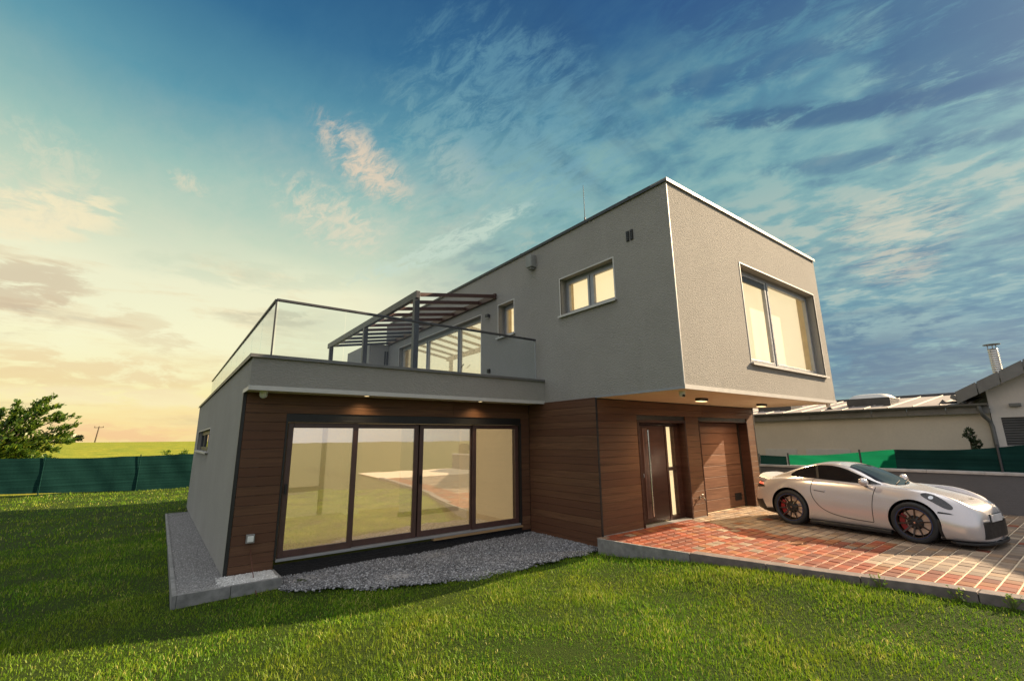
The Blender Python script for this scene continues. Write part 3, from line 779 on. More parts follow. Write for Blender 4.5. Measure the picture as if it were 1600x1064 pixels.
ico = bmesh.new(); bmesh.ops.create_icosphere(ico, subdivisions=1, radius=1); IV = np.array([v.co[:] for v in ico.verts]); IF = np.array([[v.index for v in f.verts] for f in ico.faces]); ico.free()
def stones(name, pts, smin, smax, mat, flat=.7):
    n = len(pts); s = rng.uniform(smin, smax, (n, 1, 1)) * rng.uniform(.65, 1.3, (n, 1, 3)) * np.array([1, 1, flat])
    v = IV[None] * s * rng.uniform(.75, 1.25, (n, len(IV), 1))
    a = rng.uniform(0, 2 * math.pi, n); b = rng.normal(0, .5, n); ca, sa, cb, sb = np.cos(a), np.sin(a), np.cos(b), np.sin(b)
    x, y, z = v[..., 0], v[..., 1], v[..., 2]
    y2 = y * cb[:, None] - z * sb[:, None]; z2 = y * sb[:, None] + z * cb[:, None]
    v = np.stack([x * ca[:, None] - y2 * sa[:, None], x * sa[:, None] + y2 * ca[:, None], z2], -1) + pts[:, None, :]
    f = IF[None] + (np.arange(n) * len(IV))[:, None, None]
    me = bulk(name, v.reshape(-1, 3), f.reshape(-1, 3), mat, np.repeat(rng.uniform(0, 1, n), len(IV)))
    return me
def bulk(name, v, f, mat, tone):
    me = bpy.data.meshes.new(name); nv, nf = len(v), len(f)
    me.vertices.add(nv); me.vertices.foreach_set('co', v.astype(np.float32).ravel())
    k = f.shape[1]; me.loops.add(nf * k); me.loops.foreach_set('vertex_index', f.astype(np.int32).ravel())
    me.polygons.add(nf); me.polygons.foreach_set('loop_start', np.arange(0, nf * k, k, dtype=np.int32))
    at = me.attributes.new('tone', 'FLOAT', 'POINT'); at.data.foreach_set('value', tone.astype(np.float32))
    me.materials.append(mat); me.update(calc_edges=True)
    o = bpy.data.objects.new(name, me); COL.objects.link(o); return o
n = 42000; px = rng.uniform(-5.0, 0, n); py = rng.uniform(1.8, B, n); ok = inpoly(px, py + .05 * np.sin(px * 9) + rng.normal(0, .05, n), GP) & (py < B - .03)
px, py = px[ok], py[ok]
pz = -.228 + .02 * np.sin(px * 3.1) * np.sin(py * 4) + rng.uniform(-.004, .014, len(px)) + .03 * sstep(px, -2.2, -.3)
tag(stones('gravel', np.stack([px, py, pz], -1), .009, .019, M['gravel']), 'grey crushed gravel bed between the sliding doors and the lawn', kind='stuff')

# raised edging strip with chippings along the end wall
def st(y): return -.12 - .26 * (y - 3.3) / 10.7
x0s, y0s, y1s = -6.13, 3.30, 14.0
def sl(mb, xa, xb, ya, yb, dz, zb):
    mb.add([(xa, ya, zb), (xb, ya, zb), (xb, yb, zb - .25), (xa, yb, zb - .25), (xa, ya, st(ya) + dz), (xb, ya, st(ya) + dz), (xb, yb, st(yb) + dz), (xa, yb, st(yb) + dz)],
           [(0, 3, 2, 1), (4, 5, 6, 7), (0, 1, 5, 4), (1, 2, 6, 5), (2, 3, 7, 6), (3, 0, 4, 7)])
mb = MB(); y = y0s
while y < y1s - .1: e = min(y + 1.0, y1s); sl(mb, x0s - .05, x0s, y + .003, e - .003, .012, -.5); y = e
sl(mb, x0s + .003, -5.56, y0s, y0s + .05, .012, -.5); sl(mb, -5.555, -4.95, y0s, y0s + .05, .012, -.5); sl(mb, -4.999, -4.95, y0s + .053, B - .03, .012, -.5); sl(mb, x0s + .003, -L - .004, y1s - .05, y1s, .012, -.5)
structure(mb.build('edging', M['concrete'], bevel=.006))
mb = MB(); sl(mb, x0s + .003, -L - .003, y0s + .053, y1s - .053, -.012, -.5); sl(mb, -L - .002, -5.0, y0s + .053, B - .028, -.012, -.5); structure(mb.build('chippings_bed', M['chippings_base']))
n = 26000; px = rng.uniform(x0s, -L, n); py = y0s + .05 + (y1s - y0s - .1) * rng.uniform(0, 1, n) ** 1.6
pz = np.array(st(py)) - .012 + rng.uniform(-.003, .006, n)
tag(stones('chippings', np.stack([px, py, pz], -1), .006, .013, M['chips'], .6), 'fine grey chippings in the edged strip along the end wall', kind='stuff')
n = 5200; px = rng.uniform(-5.75, -5.0, n); py = rng.uniform(y0s + .05, B - .03, n); ok = rng.uniform(0, 1, n) < sstep(px, -5.72, -5.50); px, py = px[ok], py[ok]
pz = np.array(st(py)) + .002 + rng.uniform(-.004, .012, len(px))
tag(stones('white_pebbles', np.stack([px, py, pz], -1), .009, .016, M['pebble']), 'white pebbles filling the edged corner below the plank wall', kind='stuff')

# grass blades
def blades(n, rmin, rmax, h0, h1, w0, w1, a0=-.42, a1=1.66):
    r = np.sqrt(rng.uniform(rmin ** 2, rmax ** 2, n)); az = rng.uniform(a0, a1, n)
    x = CAM[0] + r * np.sin(az); y = CAM[1] + r * np.cos(az)
    ok = (x < kx(y) - .012) & (y < 24.8)
    ok &= ~inpoly(x, y - .09 + .05 * np.sin(x * 9) + rng.normal(0, .06, n), GP)
    ok &= ~((x > x0s - .06) & (x < -4.94) & (y > y0s - .01) & (y < y1s + .01))
    ok &= ~((x > -L - .02) & (y > B - .6) & (y < D + .02))
    ok &= ~((x > -.3) & (y > 1.83))
    clump = np.sin(x * 3.1 + 1.3 * np.sin(y * 2.3)) * np.sin(y * 2.9 + 1.1 * np.sin(x * 1.9))
    ok &= rng.uniform(0, 1, n) < .74 + .26 * clump
    x, y, clump = x[ok], y[ok], clump[ok]; n = len(x); z = lz(x, y) - .005
    pn_ = np.sin(x * 1.15 + 2 * np.sin(y * .8)) * np.sin(y * 1.4 + 1.5 * np.sin(x * .7)); h = rng.uniform(h0, h1, n) * (1 + .30 * clump + .22 * pn_) * np.where(rng.uniform(0, 1, n) < .03, 1.7, 1); w = rng.uniform(w0, w1, n)
    # height fades where the turf has been cut close to the hard edges
    a = rng.uniform(0, 2 * math.pi, n); la = a + rng.normal(0, .9, n); lean = np.abs(rng.normal(.45, .35, n))
    dx, dy = np.cos(la), np.sin(la); ux, uy = -np.sin(a), np.cos(a)
    P = np.zeros((n, 5, 3))
    for k, (hh, ww, ll) in enumerate(((0, -1, 0), (0, 1, 0), (.55, .8, .30), (.55, -.8, .30), (1, 0, 1.0))):
        P[:, k, 0] = x + ux * w * ww / 2 + dx * h * lean * ll; P[:, k, 1] = y + uy * w * ww / 2 + dy * h * lean * ll
        P[:, k, 2] = z + h * hh * (1 - .28 * np.minimum(lean, 1) * (ll))
    o = (np.arange(n) * 5)[:, None]
    f = np.concatenate([o + [0, 1, 2], o + [0, 2, 3], o + [3, 2, 4]])
    tone = np.clip(rng.beta(1.4, 1.8, n) + .15 * clump + np.where(rng.uniform(0, 1, n) < .06, .5, 0), 0, 1)
    return P.reshape(-1, 3), f, np.repeat(tone, 5)
parts = [blades(26000, .3, 3.3, .022, .066, .005, .009, -.9, 2.3), blades(30000, 3.2, 7.5, .022, .066, .0055, .0095, 1.66, 2.25), blades(14000, 3.2, 7.5, .022, .066, .0055, .0095, -.9, -.42), blades(215000, 3.2, 8.2, .020, .056, .0045, .0085), blades(170000, 8.2, 14, .025, .066, .006, .010), blades(150000, 14, 34, .03, .085, .011, .022)]
vv = []; ff = []; tt = []; o = 0
for v, f, t in parts: vv.append(v); ff.append(f + o); tt.append(t); o += len(v)
tag(bulk('grass', np.concatenate(vv), np.concatenate(ff), M['grass'], np.concatenate(tt)), 'short green lawn grass with yellowish dry patches', kind='stuff')

# weeds along the kerb
def weed(x, y, label, k):
    rr = random.Random(k); z = float(lz(x, y)); mb = MB()
    for q in range(26):
        a = rr.uniform(0, 6.28); d = rr.uniform(.0, .10); h = rr.uniform(.03, .15); s = rr.uniform(.012, .024)
        c = Vector((x + d * math.cos(a), y + d * math.sin(a), z + h)); n1 = Vector((rr.uniform(-1, 1), rr.uniform(-1, 1), rr.uniform(.2, 1))).normalized(); u = n1.orthogonal().normalized(); w = n1.cross(u)
        mb.tone = rr.uniform(.4, 1); mb.tube([(x, y, z - .01), c], .0015, 3, cap=False); mb.add([c - u * s, c + w * s * .6, c + u * s, c - w * s * .6], [(0, 1, 2, 3)])
    o = mb.build('weed', M['leaf'], recalc=False); tag(origin_to(o, (x, y, z)), label, 'weed', 'weeds along the kerb')
weed(float(kx(-1.96)) - .05, -1.96, 'small leafy weed at the middle of the kerb edge', 1); weed(float(kx(-2.62)) - .05, -2.62, 'small leafy weed near the right end of the kerb', 2); weed(float(kx(-3.02)) - .05, -3.02, 'second small weed close to the right end of the kerb', 3)

# ================================================================== FENCES, WALL, NEIGHBOURS
def screen_fence(name, label, pts, zb, zt, mats, posts, postr=.022, group=None, sag=.03, thick=.006, split=None):
    t = thing(name, label, 'fence', (pts[0][0], pts[0][1], zb(0) if callable(zb) else zb), group)
    P = [Vector((*p, 0)) for p in pts]; Ltot = (P[1] - P[0]).length; d = (P[1] - P[0]).normalized(); nrm = Vector((-d.y, d.x, 0))
    cuts = [0] + (split or []) + [Ltot]
    for c0, c1, m in zip(cuts[:-1], cuts[1:], mats):
        mb = MB(); n = max(8, int((c1 - c0) / .12)); rows = 7; vs = []
        for i in range(n + 1):
            s = c0 + (c1 - c0) * i / n; p = P[0] + d * s
            zb_, zt_ = zb(s), zt(s)
            for j in range(rows + 1):
                f = j / rows; bulge = .022 * math.sin(s * 2.3 + f * 2) + .012 * math.sin(s * 6.1 + j)
                q = p + nrm * bulge; vs.append((q.x, q.y, zb_ + (zt_ - zb_) * f - (sag * abs(math.sin(s * 1.25)) * f)))
        fs = [(i * (rows + 1) + j, (i + 1) * (rows + 1) + j, (i + 1) * (rows + 1) + j + 1, i * (rows + 1) + j + 1) for i in range(n) for j in range(rows)]
        mb.add(vs, fs); o = mb.build('screen', m, t, smooth=80)
    for s in posts:
        p = P[0] + d * s - nrm * .045; mb = MB(); mb.tube([(p.x, p.y, zb(s) - .1), (p.x, p.y, zt(s) + .05)], postr, 10); mb.build('post', M['screen'] if name == 'garden_fence' else M['anthracite'], t, smooth=40)
    return t
# back fence: from far left to beyond the house
screen_fence('garden_fence', 'dark green privacy screen fence across the back of the lawn', [(-23.0, 24.0), (9, 24.0)],
             lambda s: -.22 - .24 * min(1, max(0, (s - 11) / 7)), lambda s: 1.18 - .03 * math.sin(s), [M['screen']], [2.9, 6.2, 9.4, 12.55, 15.75, 18.95, 22.1, 25.3])
# retaining wall with cap stone
RX = 8.38
t = thing('retaining_wall', 'low dark grey wall with a pale cap behind the parked car', 'wall', (RX + .12, -3, 0))
mb = MB(); mb.box(RX, RX + .22, -14, 3.4, -.3, .825); mb.build('wall', M['retaining'], t)
mb = MB(); y = -14
while y < 3.4: mb.box(RX - .035, RX + .255, y + .002, min(y + 1.0, 3.43) - .002, .825, .885); y += 1.0
mb.build('cap', M['cap'], t, bevel=.006)
screen_fence('wall_fence', 'green screen net fence standing on the low grey wall, coloured brighter where the sun shines through', [(RX + .16, 2.15), (RX + .16, -13.5)],
             lambda s: .89, lambda s: 1.18 + .31 * min(1, s / 5.0) - .02 * math.sin(s * 2), [M['screen_sunlit'], M['screen']], [.02, 1.82, 4.42, 7.1, 9.8, 12.5], split=[2.55])  # sunlit stretch takes the bright copy, shaded stretch the dark one
screen_fence('wall_fence', 'short dark green screen fence beside the house corner', [(RX + .10, 2.95), (RX + .10, 2.17)], lambda s: .05, lambda s: 1.16, [M['screen']], [.0])
mb = MB(); mb.box(RX + .26, 12.6, -14, 22, -.4, .62); structure(mb.build('terrain', M['lawn_base']))

# neighbour, long low wing
NX = 12.0
nb = thing('neighbour_annex', 'long low pale rendered building with a sheet metal roof behind the green fence', 'building', (NX + 2, 6, 0))
mb = MB(); wall_slab(mb, fx(NX), -1.86, 22, -.3, 2.42, [], .3); merge(mb.build('wall', M['render_wall'], nb))
mb = MB(); mb.box(NX + .3, NX + 7, -1.86, -1.6, -.3, 2.4); mb.box(NX + .3, NX + 7, 21.8, 22, -.3, 2.4); mb.box(NX + 6.8, NX + 7, -1.6, 21.8, -.3, 2.4); mb.build('wall', M['render_wall'], nb)
RS = .125
def rz(x): return 2.56 + (x - (NX - .3)) * RS
mb = MB(); vs = [(NX - .32, -1.55, rz(NX - .32)), (NX + 4.2, -1.55, rz(NX + 4.2)), (NX + 4.2, 22.2, rz(NX + 4.2)), (NX - .32, 22.2, rz(NX - .32))]
mb.add(vs + [(x, y, z - .05) for x, y, z in vs], [(0, 1, 2, 3), (7, 6, 5, 4), (0, 4, 5, 1), (1, 5, 6, 2), (2, 6, 7, 3), (3, 7, 4, 0)])
yy = -1.55
while yy < 22:
    mb.add([(NX - .32, yy, rz(NX - .32) + .002), (NX + 4.2, yy, rz(NX + 4.2) + .002), (NX + 4.2, yy + .03, rz(NX + 4.2) + .002), (NX - .32, yy + .03, rz(NX - .32) + .002), (NX - .32, yy + .015, rz(NX - .32) + .035), (NX + 4.2, yy + .015, rz(NX + 4.2) + .035)],
           [(0, 1, 5, 4), (3, 4, 5, 2), (0, 4, 3), (1, 2, 5)]); yy += .62
roof = mb.build('roof', M['sheetroof'], nb)
mb = MB(); mb.tube([(NX + 4.2, -1.55, rz(NX + 4.2) + .03), (NX + 4.2, 22.2, rz(NX + 4.2) + .03)], .06, 8); mb.build('ridge_cap', M['anthracite'], roof, smooth=40)
for k, yy in enumerate((-.9, .55, 2.1, 3.6, 5.2, 6.8, 8.4, 10)):
    xx = NX + .25 + .35 * (k % 2); mb = MB(); mb.add([(xx, yy - .11, rz(xx)), (xx, yy + .11, rz(xx)), (xx, yy, rz(xx) + .13), (xx + .12, yy, rz(xx + .12))], [(0, 2, 1), (0, 3, 2), (1, 2, 3), (0, 1, 3)]); mb.build('snow_guard', M['anthracite'], roof)
mb = MB()
prof = [(NX - .335 - .075 * math.cos(a), 2.555 - .075 * math.sin(a)) for a in [R(q) for q in range(0, 181, 20)]]
for (xa, za), (xb, zb_) in zip(prof[:-1], prof[1:]): mb.add([(xa, -1.9, za), (xb, -1.9, zb_), (xb, 22.2, zb_), (xa, 22.2, za)], [(0, 1, 2, 3)])
mb.add([(x, -1.9, z) for x, z in prof], [tuple(range(len(prof)))])
mb.build('gutter', M['greymetal'], nb, smooth=50)
mb = MB(); y = -1.9
while y < 22: mb.box(NX - .20, NX - .18, y + .004, y + .896, 2.29, 2.53); y += .9
mb.box(NX - .18, NX - .002, -1.9, 22, 2.395, 2.42); mb.build('fascia', M['greymetal'], nb)
mb = MB(); mb.tube([(NX - .335, -1.72, 2.49), (NX - .33, -1.72, 2.38), (NX - .24, -1.77, 2.20), (NX - .085, -1.84, 2.06), (NX - .07, -1.86, 1.9), (NX - .07, -1.86, .3)], .05, 12); mb.build('downpipe', M['greymetal'], nb, smooth=40)
mb = MB()
for ya, yb_ in ((3.25, 4.35), (1.6, 2.95)): mb.box(NX - .03, NX - .002, ya, yb_, .55, 1.27)
mb.build('window_trim', M['trimwhite'], nb, bevel=.004)  # flush pale panels on the wall, no window in them
def skylight(x, y, sx, sy, label, dome=True):
    t = thing('skylight', label, 'skylight', (x, y, rz(x)), 'skylights on the sheet roof')
    mb = MB(); mb.box(x - sx, x + sx, y - sy, y + sy, rz(x) - .1, rz(x) + .20); mb.build('kerb_frame', M['anthracite'], t, bevel=.01)
    mb = MB(); n, m_ = 10, 10; vs = []
    for i in range(n + 1):
        for j in range(m_ + 1):
            a, b_ = i / n * 2 - 1, j / m_ * 2 - 1; h = (1 - a ** 4) * (1 - b_ ** 4)
            vs.append((x + a * sx * .96, y + b_ * sy * .96, rz(x) + .203 + (.16 if dome else .03) * h ** .6))
    mb.add(vs, [(i * (m_ + 1) + j, (i + 1) * (m_ + 1) + j, (i + 1) * (m_ + 1) + j + 1, i * (m_ + 1) + j + 1) for i in range(n) for j in range(m_)])
    mb.build('dome', M['trimwhite'], t, smooth=60)
skylight(NX + 1.5, 1.15, .55, .62, 'domed skylight at the middle of the long sheet roof'); skylight(NX + 1.5, 4.25, .55, .62, 'flat skylight on the sheet roof near the overhang', False)

# neighbour, taller gabled house
nh = thing('neighbour_house', 'taller white gabled house with a grey verge and slatted shutter at the right edge', 'building', (NX + 3, -6, 0))
GXP = NX - .06; y0, y1 = -1.885, -12.2; ym = (y0 + y1) / 2; ez = 2.95; pk = ez + (y0 - ym) * .50
SW = (-4.6, -2.06, 1.40, 2.16)
us = [y1, SW[0], SW[1], y0]
mb = MB()
def gz(y): return ez + .02 + (min(y0 - y, y - y1)) * .50
ys_ = sorted({y1, ym, SW[0], SW[1], y0})
for a, b_ in zip(ys_[:-1], ys_[1:]):
    inside = SW[0] <= (a + b_) / 2 <= SW[1]
    spans = [(-.3, SW[2]), (SW[3], None)] if inside else [(-.3, None)]
    for z0, z1 in spans:
        za, zb_ = (gz(a), gz(b_)) if z1 is None else (z1, z1)
        mb.add([(GXP, a, z0), (GXP, b_, z0), (GXP, b_, zb_), (GXP, a, za)], [(0, 1, 2, 3)])
a, b_, c, d = SW
mb.add([(GXP, a, c), (GXP, b_, c), (GXP, b_, d), (GXP, a, d), (GXP + .2, a, c), (GXP + .2, b_, c), (GXP + .2, b_, d), (GXP + .2, a, d)], [(0, 1, 5, 4), (1, 2, 6, 5), (2, 3, 7, 6), (3, 0, 4, 7), (4, 5, 6, 7)])
mb.add([(GXP, y0, -.3), (GXP + 9, y0, -.3), (GXP + 9, y0, ez), (GXP, y0, ez)], [(0, 1, 2, 3)]); mb.add([(GXP, y1, -.3), (GXP + 9, y1, -.3), (GXP + 9, y1, ez), (GXP, y1, ez)], [(0, 1, 2, 3)])
merge(mb.build('wall', M['render_white'], nh))
mb = MB()
for s, ya in ((1, y0), (-1, y1)):
    e = ya + s * .55; ze = ez - .275 + .03
    A1 = [(GXP - .42, e, ze + .02), (GXP + 9.3, e, ze + .02), (GXP + 9.3, ym, pk + .06), (GXP - .42, ym, pk + .06)]
    mb.add(A1 + [(x, y, z + .16) for x, y, z in A1], [(0, 1, 2, 3), (4, 7, 6, 5), (0, 4, 5, 1), (1, 5, 6, 2), (2, 6, 7, 3), (3, 7, 4, 0)])
roof = mb.build('roof', M['greymetal'], nh)
mb = MB()
for s, ya in ((1, y0), (-1, y1)):
    e = ya + s * .56; ze = ez - .28; n = 12
    for k in range(n):
        f0, f1 = k / n, (k + 1) / n - .004
        pa = (e + (ym - e) * f0, ze + (pk + .06 - ze) * f0); pb = (e + (ym - e) * f1, ze + (pk + .06 - ze) * f1)
        mb.add([(x, p[0], p[1] + dz) for p in (pa, pb) for x in (GXP - .44, GXP - .425) for dz in (-.10, .24)], [(0, 1, 3, 2), (4, 6, 7, 5), (0, 4, 5, 1), (2, 3, 7, 6), (0, 2, 6, 4), (1, 5, 7, 3)])
mb.build('verge_board', M['greymetal'], roof)
mb = MB(); gy = y0 + .62
mb.tube([(GXP - .44, gy, ez - .19), (GXP + 9.3, gy, ez - .19)], .07, 10); mb.build('gutter', M['greymetal'], nh, smooth=40)
mb = MB(); mb.tube([(GXP - .20, gy - .02, ez - .22), (GXP - .18, gy - .10, ez - .33), (GXP - .15, gy - .14, ez - .42), (GXP - .05, gy - .15, 2.62)], .045, 10); mb.build('downpipe', M['greymetal'], nh, smooth=40)
mb = MB(); mb.tube([(GXP - .05, gy - .10, 2.64), (GXP - .33, gy + .3, 2.62)], .03, 8); mb.build('downpipe', M['anthracite'], nh, smooth=40)
mb = MB(); z = SW[2] + .01
while z < SW[3] - .02:
    mb.add([(GXP + .01, SW[0], z), (GXP + .01, SW[1], z), (GXP + .06, SW[1], z + .05), (GXP + .06, SW[0], z + .05), (GXP + .012, SW[0], z - .006), (GXP + .012, SW[1], z - .006), (GXP + .065, SW[1], z + .042), (GXP + .065, SW[0], z + .042)], [(0, 1, 2, 3), (4, 7, 6, 5), (0, 4, 5, 1), (2, 6, 7, 3)]); z += .068
sh = mb.build('shutter', M['greymetal'], nh)
mb = MB(); mb.box(GXP + .10, GXP + .12, SW[0], SW[1], SW[2], SW[3]); mb.build('shutter_backing', M['black'], nh)
mb = MB(); mb.box(GXP - .10, GXP - .002, -2.50, -2.28, 2.44, 2.53); tag(origin_to(mb.build('wall_lamp', M['greymetal'], bevel=.01), (GXP, -2.4, 2.44)), 'grey box lamp on the white gable above the slatted shutter', 'lamp')
fl = thing('flue_pipe', 'shiny ribbed metal flue with a flat cap above the gabled roof', 'chimney', (NX + .9, -2.12, 2.9))
mb = MB(); xx, fy_ = NX + .9, -2.12; prof = []
for k in range(21):
    z = 2.85 + k * .065; prof += [(.105, z), (.118, z + .02), (.105, z + .04)]
mb.lathe(prof, 20, 'z', (xx, fy_, 0)); mb.build('pipe', M['galv'], fl, smooth=50)
mb = MB(); mb.lathe([(0, 4.34), (.19, 4.325), (.19, 4.31), (0, 4.31)], 20, 'z', (xx, fy_, 0))
for a in (0, 2.1, 4.2): mb.tube([(xx + .1 * math.cos(a), fy_ + .1 * math.sin(a), 4.18), (xx + .1 * math.cos(a), fy_ + .1 * math.sin(a), 4.32)], .01, 5)
mb.build('cap', M['greymetal'], fl, smooth=40)

# ================================================================== TREES, BUSHES, POLE
def tree(name, label, base, specs, leaf, trunkpts, mat, lsize, spread, seed, cat='tree', group=None):
    rr = random.Random(seed); t = thing(name, label, cat, base, group); b = Vector(base)
    mb = MB(); tp = [b + Vector(p) for p in trunkpts]; mb.tube(tp, [r for r in np.linspace(specs['r'], specs['r'] * .35, len(tp))], 8)
    cr = MB()
    for (st_, en, cnt) in specs['limbs']:
        p0, p1 = b + Vector(st_), b + Vector(en); bend = Vector((rr.uniform(-.1, .1), rr.uniform(-.1, .1), .12)) * (p1 - p0).length
        pts = [p0.lerp(p1, f) + bend * math.sin(f * math.pi) for f in (0, .25, .5, .75, 1)]
        mb.tube(pts, [specs['r'] * q for q in (.34, .26, .18, .11, .04)], 5)
        ln = (p1 - p0).length
        for k in range(cnt):
            f = rr.random() ** .75; q = p0.lerp(p1, f) + bend * math.sin(f * math.pi)
            d = (p1 - p0).normalized(); side = Vector((rr.gauss(0, 1), rr.gauss(0, 1), rr.gauss(0, 1))).normalized()
            tw = (d * .75 + side * .6 + Vector((.0, 0, .12))).normalized(); tl = rr.uniform(.15, .5) * spread * (1.2 - .75 * f); e = q + tw * tl
            if k % 3 == 0: mb.tube([q, q.lerp(e, .5) + side * .02, e], [specs['r'] * .05, specs['r'] * .035, specs['r'] * .02], 3, cap=False)
            for j in range(leaf):
                g = rr.random(); c = q.lerp(e, .25 + .8 * g) + Vector((rr.gauss(0, 1), rr.gauss(0, 1), rr.gauss(0, 1))) * spread * .055
                s = lsize * rr.uniform(.6, 1.25); n = Vector((rr.gauss(0, .7), rr.gauss(0, .7), rr.gauss(.5, .6))).normalized(); u = (tw + n.orthogonal() * .5).normalized(); w = n.cross(u).normalized()
                cr.tone = min(1, max(0, rr.gauss(.45, .22))); cr.add([c - u * s, c - w * s * .45, c + u * s, c + w * s * .45], [(0, 1, 2, 3)])
    mb.build('trunk', M['bark'], t, smooth=50); cr.build('crown', mat, t, recalc=False); return t
limbs = []; rr = random.Random(5)
ends = [(.2, .2, 3.2), (.75, -.3, 3.55), (1.35, .2, 3.6), (1.9, .1, 3.95), (2.35, -.3, 3.5), (2.75, .3, 2.95), (2.95, 0, 2.55), (2.75, .4, 2.1), (2.9, -.2, 1.7), (2.3, .5, 1.35), (2.0, -.6, .95), (1.6, -.2, 2.6), (.9, .4, 2.3), (.4, -.5, 1.7), (-.4, .2, 2.0), (-.8, .3, 1.2), (1.2, -.8, 1.5), (1.9, .7, 2.0), (.6, .8, .9), (1.5, .9, 1.0), (2.4, .0, .8), (1.0, .1, 3.1), (1.65, -.4, 3.2), (2.2, .2, 3.05), (-.3, .1, 2.7), (.1, -.2, 1.0), (-1.2, 0, .9), (-.9, -.4, 1.7)]
for e in ends: f = rr.uniform(.15, .8); limbs.append(((.25 * f, 0, .1 + 1.2 * f), (e[0], e[1], e[2]), 60))
tree('leaning_tree', 'bushy green tree blown towards the right behind the back fence', (-12.9, 27, .1), {'r': .13, 'limbs': limbs}, 7, [(0, 0, -.6), (.05, 0, .2), (.2, 0, .8), (.45, 0, 1.5), (.8, .1, 2.2)], M['leaf'], .095, 1.0, 12)
lb = [((0, 0, .1), (rr.uniform(-.55, .55), rr.uniform(-.3, .3), rr.uniform(.3, .95)), 14) for _ in range(14)]
tree('wild_bush', 'small loose bush showing above the back fence beside the house', (-5.9, 27.2, .35), {'r': .03, 'limbs': lb}, 5, [(0, 0, -.7), (0, 0, .3)], M['leaf'], .06, .6, 3, 'bush')
lb = [((0, 0, .2), (rr.uniform(-2.3, 2.3), rr.uniform(-1.5, 1.5), rr.uniform(.6, 1.9)), 16) for _ in range(22)]
tree('field_bush', 'dark round bush far off on the field crest', (-24.6, 150, 2.0), {'r': .12, 'limbs': lb}, 6, [(0, 0, -.3), (0, 0, .7)], M['leaf_dark'], .22, 1.3, 4, 'bush')
lb = []
for k in range(34):
    z = .3 + .95 * (k / 34); ln = .30 * (1.12 - k / 34) * rr.uniform(.7, 1.2); a = rr.uniform(0, 6.28); lb.append(((0, 0, z), (ln * math.cos(a), ln * math.sin(a), z + ln * .45), 10))
tree('young_conifer', 'small dark conifer growing behind the fence beside the downpipe', (NX - .75, -1.45, .62), {'r': .025, 'limbs': lb}, 4, [(0, 0, -.1), (0, 0, .7), (0, 0, 1.05)], M['leaf_dark'], .032, .22, 8, 'conifer')
pl = thing('power_pole', 'distant wooden power pole with a crossarm on the field crest', 'pole', (-20.1, 150, 2.0))
mb = MB(); mb.tube([(-20.1, 150, 1.6), (-19.75, 150, 6.0)], [.16, .11], 8); mb.build('pole', M['bark'], pl, smooth=40)
mb = MB(); mb.bar((-20.65, 150, 5.8), (-18.85, 150, 5.9), .12, .14)
for x in (-20.55, -19.75, -18.95): mb.tube([(x, 150, 5.85), (x, 150, 6.2)], .07, 6)
mb.build('crossarm', M['bark'], pl)
# ================================================================== THE CAR
CX_, CY_, CYAW = 4.185, -1.82, -1.72
SX, SY, SZ = .818, .76, .95
car = thing('sports_car', 'pale silver two-door sports coupe parked on the brick driveway', 'car', (CX_, CY_, 0), rz=CYAW)
def cput(mb, name, mats, parent=None, **k):
    o = mb.build(name, mats, None, **k); o.parent = parent or car
    return o
def cr_interp(tab, x):
    """monotone-ish cubic through (x, value) pairs, x descending or ascending"""
    xs = [t[0] for t in tab]; ys = [t[1] for t in tab]
    if xs[0] > xs[-1]: xs = xs[::-1]; ys = ys[::-1]
    if x <= xs[0]: return ys[0]
    if x >= xs[-1]: return ys[-1]
    i = next(k for k in range(len(xs) - 1) if xs[k] <= x <= xs[k + 1]); n = len(xs)
    def sl(k):
        if k == 0: return (ys[1] - ys[0]) / (xs[1] - xs[0])
        if k == n - 1: return (ys[-1] - ys[-2]) / (xs[-1] - xs[-2])
        a = (ys[k] - ys[k - 1]) / (xs[k] - xs[k - 1]); b_ = (ys[k + 1] - ys[k]) / (xs[k + 1] - xs[k])
        return 0 if a * b_ <= 0 else 2 * a * b_ / (a + b_)
    h = xs[i + 1] - xs[i]; t = (x - xs[i]) / h; m0, m1 = sl(i) * h, sl(i + 1) * h
    return (2 * t ** 3 - 3 * t ** 2 + 1) * ys[i] + (t ** 3 - 2 * t ** 2 + t) * m0 + (-2 * t ** 3 + 3 * t ** 2) * ys[i + 1] + (t ** 3 - t ** 2) * m1
